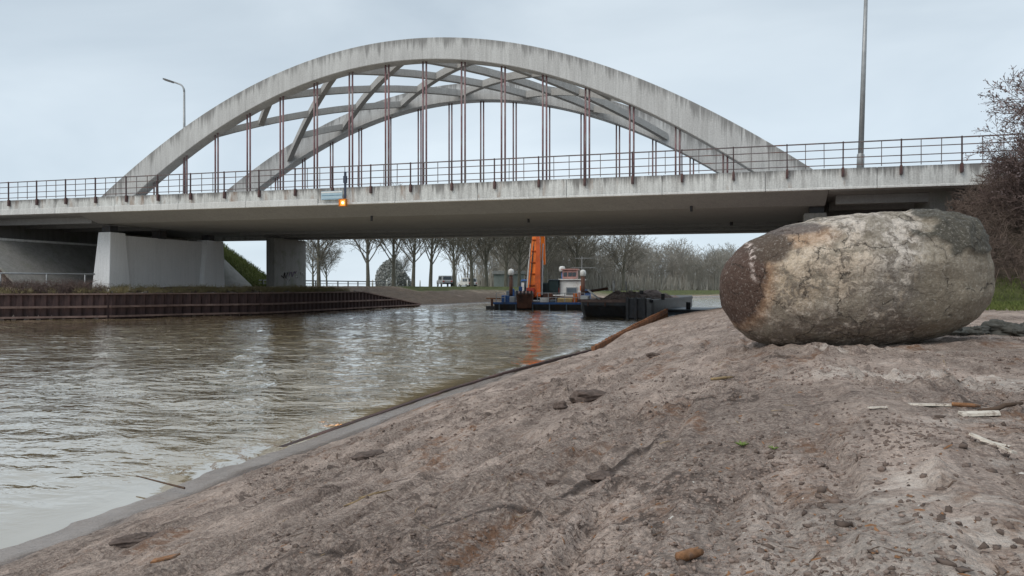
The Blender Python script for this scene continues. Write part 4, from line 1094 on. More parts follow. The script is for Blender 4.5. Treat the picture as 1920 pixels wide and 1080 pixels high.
# ------------------------------------------------------------------ farmhouse, shed, cars beyond the far road
MT['thatch'] = plain('thatch', (0.125, 0.13, 0.12), 0.95, 0.25, 1.2)
MT['brickwall'] = plain('dull_brick', (0.20, 0.17, 0.15), 0.9, 0.2, 2)
MT['shedgreen'] = plain('grey_green_cladding', (0.20, 0.23, 0.22), 0.7, 0.12, 1.5)
es = empty('evergreen_shrub', (-60.5, 122, 1.7), 0, 'dense grey-green evergreen shrub rising to a rounded peak behind the avenue trees', 'shrub')
MB().tube([(0, 0, -0.2), (0.1, 0, 1.5), (0, 0.1, 4.0)], [0.22, 0.16, 0.06], 7).build('trunk', MT['bark'], es)
rs_ = np.random.RandomState(91); n_ = 9000
hz_ = rs_.rand(n_) ** 1.25; an_ = rs_.rand(n_) * 6.283; rad_ = 3.1 * np.sqrt(np.clip(1 - hz_ ** 1.6, 0, 1)) * (0.55 + 0.45 * rs_.rand(n_) ** 0.4) * (1 + 0.16 * np.sin(an_ * 3 + hz_ * 5))
c_ = np.stack([rad_ * np.cos(an_), rad_ * np.sin(an_), 0.1 + hz_ * 5.1 + rs_.normal(0, 0.12, n_)], -1)
d1_ = rs_.normal(0, 1, c_.shape); d1_ /= np.linalg.norm(d1_, axis=1, keepdims=True); d2_ = np.cross(d1_, rs_.normal(0, 1, c_.shape)); d2_ /= np.linalg.norm(d2_, axis=1, keepdims=True)
q_ = rs_.uniform(0.10, 0.22, (n_, 1))
MT['evergreen'] = bark_mat('evergreen_leaves', (0.30, 0.305, 0.29), (0.44, 0.445, 0.425))  # leaf colour greyed and lightened to imitate haze
raw_mesh('crown', np.stack([c_ - d1_ * q_, c_ + d2_ * q_ * .6, c_ + d1_ * q_, c_ - d2_ * q_ * .6], 1).reshape(-1, 3), np.arange(n_ * 4).reshape(-1, 4), MT['evergreen'], es, smooth=False)
sh = empty('shed', (-46.5, 146, 2.0), 0.3, 'low grey-green clad shed between the avenue trees left of the crane', 'shed')
MB().box(-3.0, 3.0, -3, 3, 0, 2.6).build('wall', MT['shedgreen'], sh)
MB().add([(-3.3, -3.3, 2.55), (3.3, -3.3, 2.55), (3.3, 3.3, 2.55), (-3.3, 3.3, 2.55), (-3.3, 0, 3.3), (3.3, 0, 3.3)], [(0, 1, 5, 4), (2, 3, 4, 5), (1, 2, 5), (3, 0, 4), (3, 2, 1, 0)]).build('roof', MT['thatch'], sh)
MB().box(-0.9, 0.9, -3.05, -2.98, 0, 2.1).build('door', MT['lamp_dark'], sh)
def car(x, y, rz, paint, label):
    c = empty('parked_car', (x, y, gz(x, y)), rz, label, 'car', 'cars parked on the far road')
    prof = [(-2.1, 0.45), (-2.15, 0.95), (-1.95, 1.05), (-1.75, 1.75), (0.55, 1.78), (1.15, 1.12), (2.05, 0.98), (2.12, 0.45)]
    MB().prism_y(prof, -0.86, 0.86).build('body', paint, c, bevel=0.06)
    for sy in (-0.87, 0.87):
        for (x0, x1) in ((-1.65, -0.75), (-0.65, 0.15)): MB().box(x0, x1, sy - 0.012, sy + 0.012, 1.12, 1.62).build('side_window', MT['glass'], c)
        for wx_ in (-1.3, 1.3):
            w = MB(); w.tube([(wx_, sy * 0.85, 0.34), (wx_, sy * 1.03, 0.34)], 0.34, 14); o = w.build('wheel', MT['tyre'], c)
            MB().tube([(wx_, sy * 1.03, 0.34), (wx_, sy * 1.045, 0.34)], 0.19, 10).build('rim', MT['silver'], o)
    MB().hexa([(-2.0, -0.7, 1.1), (-1.97, -0.7, 1.1), (-1.97, 0.7, 1.1), (-2.0, 0.7, 1.1), (-1.86, -0.62, 1.62), (-1.83, -0.62, 1.62), (-1.83, 0.62, 1.62), (-1.86, 0.62, 1.62)]).build('rear_window', MT['glass'], c)
    MB().hexa([(1.16, -0.7, 1.16), (1.2, -0.7, 1.16), (1.2, 0.7, 1.16), (1.16, 0.7, 1.16), (0.66, -0.62, 1.72), (0.7, -0.62, 1.72), (0.7, 0.62, 1.72), (0.66, 0.62, 1.72)]).build('windscreen', MT['glass'], c)
    for sy in (-0.65, 0.65):
        MB().box(2.1, 2.16, sy - 0.15, sy + 0.15, 0.7, 0.85).build('headlight', MT['white'], c); MB().box(-2.2, -2.14, sy - 0.12, sy + 0.12, 0.75, 0.95).build('tail_light', MT['red'], c)
    MB().box(-2.22, -2.1, -0.8, 0.8, 0.4, 0.6).build('bumper', MT['tyre'], c)
    return c
car(-46.9, 113.2, 1.97 + 0.22, MT['silver'], 'light grey parked car between two avenue trees, left of the white one')
car(-46.4, 122.2, 1.97 + 0.42, MT['white'], 'white parked car half hidden by an avenue tree left of the shed')

# ------------------------------------------------------------------ crane pontoon (dredger)
dr = empty('crane_pontoon', (-18.75, 70.4, 0), 0.16, 'floating work pontoon with tall orange excavator boom and white deckhouse', 'work boat')
hull = MB().hexa([(-4.4, -3.2, -0.5), (4.3, -3.2, -0.5), (4.3, 12, -0.5), (-4.4, 12, -0.5), (-4.4, -3.6, 0.62), (4.3, -3.6, 0.62), (4.3, 12.4, 0.62), (-4.4, 12.4, 0.62)]).build('hull', MT['black'], dr, bevel=0.06)
for xx in np.linspace(-3.9, 3.8, 6): MB().box(xx - 0.05, xx + 0.05, -3.68, -3.5, -0.1, 0.6).build('hull_rib', MT['bluegrey'], hull)
MB().box(-4.45, 4.35, -3.72, -3.45, 0.5, 0.68).build('rubbing_strake', MT['blue'], hull)
MB().box(-4.3, 4.2, -3.45, 12.2, 0.622, 0.64).build('deck', MT['brownsteel'], dr)
def spud(x, y, top, r, m1, cap_r):
    s_ = MB().tube([(x, y, 0.3), (x, y, top)], r, 10).build('spud_pole', MT[m1], dr, True)
    MB().lathe([(cap_r * .75, 0), (cap_r, 0.08), (cap_r, 0.42), (cap_r * .75, 0.55), (0.05, 0.6)], 12, (x, y, top)).build('white_cap', MT['white'], s_, True)
    MB().box(x - 0.35, x + 0.35, y - 0.35, y + 0.35, 0.63, 1.25).build('collar', MT['blue'], s_)
spud(-2.95, -2.7, 3.15, 0.17, 'brownsteel', 0.27); spud(3.7, -2.7, 3.05, 0.2, 'brownsteel', 0.27); spud(0.75, 10.6, 3.75, 0.09, 'blue', 0.33)
# excavator: turntable, upper body, cab, boom of two plates, stick folded back
MB().lathe([(1.35, 0), (1.35, 0.35), (1.1, 0.45)], 20, (-0.9, 2.4, 0.63)).build('turntable', MT['black'], dr)
ub = MB().box(-2.0, 1.1, 1.0, 5.4, 1.1, 2.5).build('upper_body', MT['greendark'], dr, bevel=0.12)
MB().box(0.15, 1.15, 0.9, 3.6, 1.5, 2.72).build('engine_cover', MT['greendark'], ub, bevel=0.08)
MB().box(0.1, 1.2, 0.86, 3.5, 2.73, 2.8).build('guard_rail', MT['bluegrey'], ub)
cb = MB().box(-2.45, -1.75, 0.3, 1.9, 1.25, 2.8).build('cab', MT['blue'], dr, bevel=0.1)
MB().box(-2.38, -1.82, 0.24, 0.29, 1.7, 2.65).build('windscreen', MT['glass'], cb)
MB().box(-2.36, -2.1, 0.2, 0.235, 1.35, 2.5).build('door_panel', MT['white'], cb)
bo = MB(); bo.hexa([(-1.72, -0.5, 1.1), (-0.55, -0.5, 1.1), (-0.55, 0.9, 1.1), (-1.72, 0.9, 1.1), (-1.3, 1.4, 9.0), (-0.75, 1.4, 9.0), (-0.75, 2.3, 9.0), (-1.3, 2.3, 9.0)])
boom = bo.build('boom', MT['orange'], dr, bevel=0.05)
MB().hexa([(-0.98, -0.62, 1.2), (-0.42, -0.62, 1.2), (-0.42, -0.3, 1.2), (-0.98, -0.3, 1.2), (-0.98, 1.22, 8.8), (-0.72, 1.22, 8.8), (-0.72, 1.5, 8.8), (-0.98, 1.5, 8.8)]).build('side_plate', MT['orange_shaded'], boom)
for zz in (2.2, 3.3, 4.4, 5.5, 6.6): MB().box(-1.62 + (zz - 1) * 0.04, -0.5 - (zz - 1) * 0.02, -0.6 + (zz - 1.1) * 0.24, -0.45 + (zz - 1.1) * 0.24, zz, zz + 0.09).build('boom_band', MT['orange_shaded'], boom)
for xr in (-1.78, -0.36): MB().tube([(xr, -0.2, 1.3), (xr * 0.9 - 0.08, 0.9, 4.6)], 0.10, 8).tube([(xr * 0.9 - 0.08, 0.9, 4.6), (xr * 0.85 - 0.1, 1.5, 6.3)], 0.06, 8).build('hydraulic_ram', MT['galv'], boom)
MB().tube([(-1.5, -0.62, 1.6), (-1.15, 1.2, 7.6)], 0.06, 6).build('hose', MT['black'], boom)
MB().beam((-1.0, 1.8, 9.0), (-1.0, 6.8, 8.2), 0.5, 0.6).build('stick', MT['orange'], dr)
MB().beam((-1.0, 6.8, 8.2), (-1.0, 8.0, 4.5), 0.4, 0.45).build('stick', MT['orange'], dr)
MB().box(-1.75, -1.0, -0.75, -0.45, 1.35, 2.0).build('boom_foot', MT['red'], dr)
# deckhouse and wheelhouse
dh = MB().box(1.2, 3.45, 1.4, 6.2, 0.75, 2.75).build('deckhouse', MT['white'], dr, bevel=0.1)
wf = MB().box(1.85, 2.95, 1.34, 1.40, 1.35, 2.05).build('window_frame', MT['silver'], dh); MB().box(1.95, 2.85, 1.31, 1.335, 1.43, 1.97).build('pane', MT['bluegrey'], wf)
MB().box(1.1, 3.55, 1.2, 6.4, 2.75, 2.85).build('roof_edge', MT['white'], dh)
wh_ = MB().box(1.45, 2.85, 2.0, 4.6, 2.86, 3.75).build('wheelhouse', MT['pink'], dr, bevel=0.06)
for x0 in (1.55, 2.02, 2.42): MB().box(x0, x0 + 0.36, 1.95, 1.995, 3.1, 3.5).build('window', MT['glass'], wh_)
MB().box(1.3, 3.0, 1.85, 4.75, 3.75, 3.85).build('roof', MT['pink'], wh_)
ms = MB().tube([(3.3, 3.0, 2.8), (3.3, 3.0, 5.1)], 0.035, 6).build('mast', MT['silver'], dr)
MB().box(2.3, 4.6, 2.98, 3.02, 3.95, 3.99).build('crossbar', MT['silver'], ms); MB().box(2.6, 4.4, 2.98, 3.02, 4.9, 4.94).build('crossbar', MT['silver'], ms)
# deck gear
for nm, bx, mt_ in (('blue_tank', (3.55, 4.25, -3.1, -1.4, 0.64, 1.35), 'blue'), ('orange_crate', (2.85, 3.2, -3.2, -2.4, 0.64, 1.5), 'orange'), ('pink_drum', (3.28, 3.5, -3.2, -2.9, 0.64, 1.6), 'pink'), ('timber_stack', (1.4, 2.75, -3.1, -2.0, 0.64, 1.05), 'yellow'),
                    ('deck_box', (-0.2, 0.55, -3.1, -2.2, 0.64, 1.1), 'white'), ('deck_box', (0.7, 1.2, -3.0, -2.3, 0.64, 0.9), 'bluegrey'), ('blue_winch', (-3.8, -3.3, -3.0, -2.2, 0.64, 1.3), 'blue'), ('pale_locker', (-3.0, -2.5, -3.3, -2.95, 0.64, 1.2), 'silver'), ('steel_beam', (0.1, 3.4, 0.6, 1.0, 0.7, 1.15), 'brownsteel'), ('white_gangway', (0.3, 1.9, 0.2, 0.5, 1.2, 1.32), 'white'), ('blue_frame', (-2.3, -2.0, -2.2, -1.8, 0.64, 2.1), 'blue')):
    MB().box(*bx).build(nm, MT[mt_], dr, bevel=0.04)
for xx in (-4.2, -3.4, -0.4, 0.6, 1.3, 2.1, 3.0, 3.9):
    MB().tube([(xx, -3.5, 0.64), (xx, -3.5, 1.55)], 0.035, 6).build('railing_post', MT['silver'], dr)
for xa, xb in ((-4.2, -3.4), (-0.4, 3.9)):
    for zz in (1.1, 1.52): MB().tube([(xa, -3.5, zz), (xb, -3.5, zz)], 0.028, 6).build('railing', MT['silver'], dr)
for nm, bx, mt_ in (('generator', (-3.9, -2.7, 0.5, 2.6, 0.64, 1.7), 'bluegrey'), ('water_tank', (3.5, 4.2, 1.0, 3.0, 0.64, 1.8), 'blue'), ('cable_drum', (-0.1, 0.8, -1.6, -0.9, 0.64, 1.5), 'brownsteel'), ('red_fire_box', (1.05, 1.2, 1.2, 1.38, 1.5, 2.0), 'red'), ('life_ring', (3.2, 3.4, 1.28, 1.38, 1.7, 2.2), 'orange'), ('hose_rack', (-3.4, -2.9, -1.0, -0.6, 0.64, 1.9), 'blue'), ('pipe_bundle', (-2.6, -0.3, -2.3, -1.9, 0.64, 0.85), 'galv')):
    MB().box(*bx).build(nm, MT[mt_], dr, bevel=0.05)
MB().tube([(-2.95, -2.7, 3.1), (-1.3, 0.3, 5.2), (-1.1, 1.1, 7.4)], 0.02, 5).build('cable', MT['black'], dr)
MB().tube([(3.3, 3.0, 4.9), (-0.9, 1.6, 8.6)], 0.018, 5).build('cable', MT['black'], dr)
bk = MB().add([(-2.2, -3.9, 0.1), (-0.9, -3.9, 0.1), (-0.9, -2.9, 0.1), (-2.2, -2.9, 0.1), (-2.3, -4.1, 1.5), (-0.8, -4.1, 1.5), (-0.8, -2.7, 1.7), (-2.3, -2.7, 1.7)], BOXF).build('bucket', MT['brownsteel'], dr, bevel=0.1)
for i in range(5): MB().box(-2.25 + i * 0.33, -2.12 + i * 0.33, -4.2, -4.05, 1.4, 1.75).build('tooth', MT['black'], bk)
sk = MB().box(-5.3, -4.3, -2.8, -1.2, 0.0, 0.3).build('side_float', MT['black'], dr); MB().box(-4.9, -4.7, -2.4, -2.2, 0.3, 0.95).build('post', MT['brownsteel'], sk)
MB().box(-5.4, -4.0, -2.2, -2.1, 0.95, 1.05).build('fender_bar', MT['rust'], sk)

# ------------------------------------------------------------------ barge with spoil
bg = empty('barge', (-8.9, 51.6, 0), -0.06, 'black steel barge loaded with brown spoil moored beside the rusty piling', 'barge')
def loft(prof, stations):
    """prof stations: list of (y, halfwidth, keel, deck, chamfer)"""
    vs = []; fs = []
    for (y, hw, k, d, c) in stations: vs += [(-hw + c, y, k), (hw - c, y, k), (hw, y, k + c * 1.6), (hw, y, d), (-hw, y, d), (-hw, y, k + c * 1.6)]
    for i in range(len(stations) - 1):
        for j in range(6): fs.append((6 * i + j, 6 * i + (j + 1) % 6, 6 * i + 6 + (j + 1) % 6, 6 * i + 6 + j))
    fs += [tuple(range(6))[::-1], tuple(6 * (len(stations) - 1) + j for j in range(6))]
    return MB().add(vs, fs)
bh = loft(None, [(-0.9, 2.0, 0.95, 1.42, 0.1), (0.0, 2.35, 0.1, 1.42, 0.35), (1.2, 2.5, -0.5, 1.40, 0.3), (20, 2.5, -0.5, 1.35, 0.3), (22, 2.3, -0.1, 1.5, 0.3)]).build('hull', MT['black'], bg, bevel=0.04)
MB().box(-2.1, 1.1, -1.02, -0.92, 1.22, 1.44).build('gunwale', MT['waler'], bh)
MB().box(-2.62, -2.5, 0.2, 20, 1.2, 1.42).build('gunwale', MT['waler'], bh)
MB().box(2.5, 2.62, 0.2, 20, 1.2, 1.42).build('gunwale', MT['black'], bh)
for xx in (-1.6, -0.4): MB().box(xx - 0.04, xx + 0.04, -0.99, -0.6, 0.9, 1.25).build('hull_rib', MT['brownsteel'], bh)
# dark push frame at the near right corner
pf = MB().box(1.1, 2.45, -1.3, 0.5, 0.0, 1.55).build('push_frame', MT['black'], bg, bevel=0.04)
for xx in (1.2, 1.75, 2.3): MB().box(xx - 0.09, xx + 0.09, -1.45, -1.3, -0.1, 1.65).build('fender_post', MT['black'], pf)
MB().tube([(1.9, -0.2, 1.85), (1.9, -0.2, 2.15)], 0.14, 8).build('bollard', MT['black'], pf)
MB().tube([(2.7, 3.5, 1.35), (2.7, 3.5, 1.85)], 0.13, 8).build('bollard', MT['black'], bg)
t_ = NT('spoil', 0.95); nz_ = t_.noise(t_.obj(), 2.5, 6, 0.7); MT['spoil'] = t_.out(t_.ramp(nz_, [(0.3, (0.12, 0.09, 0.08)), (0.5, (0.25, 0.195, 0.175)), (0.7, (0.37, 0.31, 0.285))]), normal=t_.bump(nz_, 0.8, 0.1))
hx = np.linspace(-2.3, 2.3, 46); hy = np.linspace(0.1, 19.5, 120); HX, HY = np.meshgrid(hx, hy)
HZ = 1.2 + 0.85 * (1 - (HX / 2.35) ** 2) * sstep(0, 2.5, HY) * sstep(19.6, 17, HY) * (0.7 + 0.9 * fbm(HX * 0.5, HY * 0.35, 3, 601)) + 0.30 * fbm(HX * 2.2, HY * 2.2, 4, 611)
hi = np.arange(46 * 120).reshape(120, 46)
heap = raw_mesh('spoil_heap', np.stack([HX, HY, HZ], -1).reshape(-1, 3), np.stack([hi[:-1, :-1], hi[:-1, 1:], hi[1:, 1:], hi[1:, :-1]], -1).reshape(-1, 4), MT['spoil'], None, False)
heap.location = bg.location; heap.rotation_euler = bg.rotation_euler
tag(heap, 'heap of brown dredged soil and rubble lying in the barge', 'spoil')
rg = random.Random(15)
junk = [('white_post', (-0.6, 2.4, 2.0), (-0.6, 2.4, 2.95), 0.09, 'white', 'short white post sticking out of the barge spoil'), ('pale_pole', (0.2, 3.0, 2.0), (0.15, 3.0, 2.9), 0.04, 'silver', 'thin pale pole upright in the barge spoil'),
        ('white_plank', (-1.9, 0.1, 2.2), (-1.0, 0.2, 1.35), 0.07, 'white', 'white plank leaning over the near end of the barge'), ('dark_log', (-2.4, 1.2, 2.0), (-0.9, 1.8, 2.3), 0.11, 'brownsteel', 'dark log lying on the left of the barge spoil')]
for nm, p0, p1, r_, m_, lb in junk:
    o = MB().tube([p0, p1], r_, 7).build(nm, MT[m_], None, True); o.location = bg.location; o.rotation_euler = bg.rotation_euler; tag(o, lb, nm.split('_')[1])
wt = MB().box(-2.15, -1.6, -0.9, -0.4, 1.42, 1.75).build('white_winch', MT['white'], bg, bevel=0.05)
bg.scale = (1, 1, 0.86)
for o_ in list(COL.objects):
    if o_.parent is None and o_ is not bg and tuple(round(c, 3) for c in o_.location) == tuple(round(c, 3) for c in bg.location): o_.scale = (1, 1, 0.86)
# low work raft behind the piling end, right of the barge
raft = empty('work_raft', (-4.0, 58.5, 0), -0.1, 'low grey work raft floating right of the barge', 'raft')
MB().box(-2.6, 1.6, -1.2, 5, -0.2, 0.42).build('float', MT['bluegrey'], raft, bevel=0.05)
MB().box(-2.7, 1.7, -1.32, -1.2, 0.2, 0.36).build('fender', MT['black'], raft)
MB().tube([(-0.4, -0.6, 0.4), (-0.4, -0.6, 0.95)], 0.17, 8).build('bollard', MT['black'], raft)

# ------------------------------------------------------------------ loose things on the mud bank
MT['crumb'] = plain('crumbly_soil', (0.26, 0.20, 0.17), 0.95, 0.45, 3, 0.3)
MT['clodsoil'] = plain('damp_clod_soil', (0.155, 0.117, 0.098), 0.95, 0.45, 9, 0.5)
MT['mud'] = plain('dark_mud', (0.115, 0.086, 0.073), 0.95, 0.4, 9, 0.5)
MT['wetclay'] = plain('dark_grey_clay', (0.075, 0.072, 0.062), 0.7, 0.35, 8, 0.5)
MT['chip'] = plain('orange_brown_bark', (0.25, 0.125, 0.06), 0.85, 0.45, 45, 0.6, dirt=(0.13, 0.09, 0.07))
MT['paleslab'] = plain('pale_split_wood', (0.64, 0.58, 0.50), 0.85, 0.2, 50, 0.5, dirt=(0.27, 0.22, 0.18))
MT['straw'] = plain('straw', (0.30, 0.215, 0.115), 0.85, 0.3, 40, 0.2, dirt=(0.18, 0.13, 0.085))
MT['stick'] = plain('dark_twig', (0.10, 0.065, 0.045), 0.9, 0.3, 12, 0.3)
MT['pebble'] = plain('pale_pebble', (0.48, 0.45, 0.41), 0.8, 0.2, 8, 0.2)
MT['weed'] = plain('weed_leaf', (0.17, 0.24, 0.06), 0.7, 0.25, 10, 0.2)
clodmeshes = []
for s_ in range(6):
    b = MB().ball((0, 0, 0), 0.5, 40, 26); v = np.array(b.v)
    kk = 1 + 0.75 * noise3(v[:, 0] + s_ * 3, v[:, 1], v[:, 2], 2.2, 700 + s_) + 0.25 * noise3(v[:, 0], v[:, 1] + s_, v[:, 2], 7, 720 + s_) + 0.30 * np.clip(np.abs(noise3(v[:, 0], v[:, 1], v[:, 2] + s_, 12, 740 + s_)), 0, .6)
    v = v * kk[:, None] * np.array([1, 0.7, 0.5]); b.v = [tuple(q) for q in v]; me = b.mesh('mud_clod'); smooth_all(me); clodmeshes.append(me)
def clod(name, x, y, L, mat, label, cat, rz=0.0, k=0, sz=1.0, group=None, sink=0.12):
    me = clodmeshes[k % 6].copy(); me.materials.append(MT[mat])
    o = bpy.data.objects.new(name, me); COL.objects.link(o); o.location = (x, y, gz(x, y) + L * sink * sz); o.scale = (L, L, L * sz); o.rotation_euler = (0, 0, rz)
    return tag(o, label, cat, group)
clod('mud_clod', -1.44, 6.9, 0.36, 'mud', 'largest dark mud clod halfway up the slope, left of the boulder', 'clod', 0.75, 0, 0.7)
clod('mud_clod', -0.66, 3.44, 0.13, 'mud', 'dark wet mud clod on the broken soil edge in mid-slope', 'clod', 1.1, 1, 0.7)
clod('mud_clod', -0.86, 3.4, 0.06, 'mud', 'small mud crumb left of the clod on the broken soil edge', 'clod', 0.2, 2)
clod('mud_clod', -1.29, 10.64, 0.20, 'mud', 'flat pair of dark clods far up the slope near the rusty piling', 'clod', 0.5, 4, 0.6)
clod('mud_clod', -3.13, 5.85, 0.26, 'mud', 'long dark sliver of mud low on the slope by the wet edge', 'clod', 1.25, 5, 0.4)
clod('mud_clod', -3.68, 3.85, 0.22, 'mud', 'dark mud clod beside the water at the lower left', 'clod', 1.0, 2, 0.6)
clod('mud_clod', -1.62, 6.6, 0.12, 'mud', 'small mud clod lying against the largest clod', 'clod', 0.2, 3)
for i, (dx, dy, L, k) in enumerate(((0, 0, 0.42, 4), (0.34, 0.1, 0.36, 5), (-0.3, -0.1, 0.30, 0), (0.55, -0.05, 0.34, 2), (0.18, -0.25, 0.26, 1), (-0.55, -0.2, 0.24, 3))):
    lb = ['biggest dark clay lump beside the right end of the boulder', 'dark clay lump right behind the biggest clay lump', 'dark clay lump between the boulder and the biggest clay lump', 'outermost dark clay lump right of the boulder', 'dark clay lump in front of the biggest clay lump', 'flattened clay lump closest to the boulder foot'][i]
    clod('clay_lump', 2.85 + dx, 10.4 + dy, L, 'wetclay', lb, 'clay', i * 1.1, k, 0.95, 'clay lumps beside the boulder', 0.16)
def stick(name, x, y, L, rz, r_, mat, label, cat, group=None, tilt=0.0, bend=0.06, flat=False):
    c, s_ = math.cos(rz), math.sin(rz)
    pts = []
    for f in (-0.5, -0.2, 0.15, 0.5):
        px2, py2 = x + c * L * f - s_ * bend * L * math.sin(f * 5), y + s_ * L * f + c * bend * L * math.sin(f * 5)
        pts.append((px2 - x, py2 - y, 0))
    z = max(gz(x + c * L * f, y + s_ * L * f) for f in (-0.4, 0, 0.4))
    z0, z1 = gz(x - c * L * 0.5, y - s_ * L * 0.5), gz(x + c * L * 0.5, y + s_ * L * 0.5)
    m = MB()
    if flat:
        m.hexa([(-L / 2, -r_, 0), (L / 2 * 0.8, -r_ * 0.7, 0), (L / 2, r_ * 0.8, 0), (-L / 2 * 0.9, r_, 0), (-L / 2, -r_ * 0.9, r_ * 0.35), (L / 2 * 0.78, -r_ * 0.6, r_ * 0.35), (L / 2 * 0.97, r_ * 0.7, r_ * 0.35), (-L / 2 * 0.9, r_ * 0.9, r_ * 0.35)])
        o = m.build(name, MT[mat]); o.location = (x, y, gz(x, y) + 0.006); o.rotation_euler = (rg.uniform(-.1, .1), -math.atan2(z1 - z0, L) + tilt, rz)
    else:
        m.tube([(p[0], p[1], 0.004 + (z0 + (z1 - z0) * f) - gz(x, y)) for p, f in zip(pts, (0, 0.3, 0.65, 1))], [r_ * 0.8, r_, r_, r_ * 0.6], 6); o = m.build(name, MT[mat], None, True); o.location = (x, y, max(0, z - max(z0, z1)) + gz(x, y) + r_ * 0.7)
    return tag(o, label, cat, group)
stick('wood_stick', -0.15, 2.0, 0.085, 0.75, 0.014, 'chip', 'thick orange-brown wood piece at the bottom edge of the picture', 'wood')
stick('wood_chip', -2.81, 3.13, 0.14, 0.35, 0.022, 'chip', 'flat orange wood chip at the lower left of the mud bank', 'wood chip', flat=True)
stick('split_wood', 0.86, 4.22, 0.24, 0.2, 0.03, 'paleslab', 'longest pale split wood slab in front of the boulder', 'wood', flat=True)
stick('split_wood', 1.0, 3.95, 0.19, 0.25, 0.035, 'paleslab', 'pale split wood slab just below the longest one', 'wood', flat=True)
stick('split_wood', 0.57, 3.92, 0.10, 0.3, 0.016, 'paleslab', 'short pale wood sliver left of the longest slab', 'wood', flat=True)
stick('split_wood', 0.87, 3.24, 0.10, -0.5, 0.011, 'paleslab', 'narrow pale wood sliver at the right in the sandy patch', 'wood', flat=True)
stick('split_wood', 0.80, 3.02, 0.15, -0.4, 0.022, 'paleslab', 'broad pale splinter below the narrow sliver at the right', 'wood', flat=True)
stick('broken_branch', 1.12, 4.1, 0.26, 0.4, 0.012, 'stick', 'dark forked branch between the pale wood slabs', 'branch', bend=0.15)
stick('broken_branch', 1.0, 4.2, 0.12, -0.3, 0.012, 'chip', 'reddish-brown branch stub resting on the longest pale slab', 'branch', bend=0.1)
stick('straw', -0.67, 5.1, 0.22, 0.9, 0.008, 'chip', 'long reddish twig below the largest mud clod', 'twig')
stick('straw', -2.1, 3.85, 0.24, 1.05, 0.006, 'straw', 'yellow straw stalk on the left slope', 'straw')
stick('straw', -2.06, 3.93, 0.2, 0.85, 0.005, 'straw', 'thinner straw stalk crossing the yellow one on the left slope', 'straw')
stick('straw', -0.22, 6.2, 0.2, 0.6, 0.012, 'straw', 'pale straw bundle on the slope below the left end of the boulder', 'straw')
stick('thin_rod', -5.75, 6.35, 0.75, -0.25, 0.010, 'stick', 'thin dark rod sticking out over the water from the bank edge', 'rod', bend=0.0)
ro_ = bpy.data.objects['thin_rod']; ro_.data.clear_geometry(); rm_ = MB().tube([(-0.42, 0.1, 0.02), (0.36, -0.09, 0.0)], [0.006, 0.011], 6); ro_.data.from_pydata(rm_.v, [], rm_.f); ro_.location.z = 0.09
def litter_mesh(name, n, mat, Lr, r_, seed, label, cat, clump=0.0):
    """uncountable small fragments lying on the soil, one object"""
    rs = np.random.RandomState(seed)
    y = 1.45 * np.power(13 / 1.45, rs.rand(n)); x = y * rs.uniform(-0.72, 0.7, n)
    d = fbm(x * 0.9 + seed, y * 0.7, 3, seed) + rs.normal(0, 0.12, n)
    ok = (x - xw_near(y) > 0.4) & (d > clump) & ~(((x - 1.0) / 1.6) ** 2 + ((y - 8.82) / 1.0) ** 2 < 1)
    x, y = x[ok], y[ok]; n = len(x)
    L = rs.uniform(Lr[0], Lr[1], n) * (0.7 + 0.12 * y); a = rs.normal(1.25, 0.7, n); dx, dy = np.cos(a) * L / 2, np.sin(a) * L / 2
    z0, z1 = terrain(x - dx, y - dy), terrain(x + dx, y + dy); zm = terrain(x, y)
    w = r_ * rs.uniform(0.5, 1.3, n) * (0.7 + 0.12 * y); px2, py2 = -np.sin(a) * w, np.cos(a) * w
    lift = w * 0.8
    P = lambda X_, Y_, Z_: np.stack([X_, Y_, Z_], -1)
    kink = rs.normal(0, 0.15, n) * L
    mx, my = x - np.sin(a) * kink, y + np.cos(a) * kink
    mid_ = np.maximum(zm, (z0 + z1) / 2)
    Q = np.stack([P(x - dx - px2, y - dy - py2, z0), P(x - dx + px2, y - dy + py2, z0), P(x - dx, y - dy, z0 + lift),
                  P(mx - px2, my - py2, mid_), P(mx + px2, my + py2, mid_), P(mx, my, mid_ + lift * 1.3),
                  P(x + dx - px2 * .5, y + dy - py2 * .5, z1), P(x + dx + px2 * .5, y + dy + py2 * .5, z1), P(x + dx, y + dy, z1 + lift * .6)], 1)
    F = np.array([(0, 3, 5, 2), (2, 5, 4, 1), (3, 6, 8, 5), (5, 8, 7, 4), (0, 2, 1, 1), (6, 7, 8, 8)])[:4]
    o = raw_mesh(name, Q.reshape(-1, 3), (F[None] + (np.arange(n) * 9)[:, None, None]).reshape(-1, 4), MT[mat], smooth=False)
    return tag(o, label, cat, kind='stuff')
litter_mesh('twig_litter', 900, 'stick', (0.02, 0.09), 0.0022, 41, 'fine dark twigs and root bits strewn over the mud bank', 'twigs', 0.02)
litter_mesh('bark_litter', 1100, 'chip', (0.008, 0.03), 0.0042, 42, 'reddish-brown bark crumbs strewn in patches over the mud bank', 'bark', 0.10)
litter_mesh('straw_litter', 420, 'straw', (0.02, 0.07), 0.0016, 43, 'thin dry straw bits strewn over the mud bank', 'straw', 0.05)
litter_mesh('grit_litter', 500, 'pebble', (0.005, 0.014), 0.0036, 44, 'tiny pale grit and shell bits strewn over the mud bank', 'grit', 0.0)
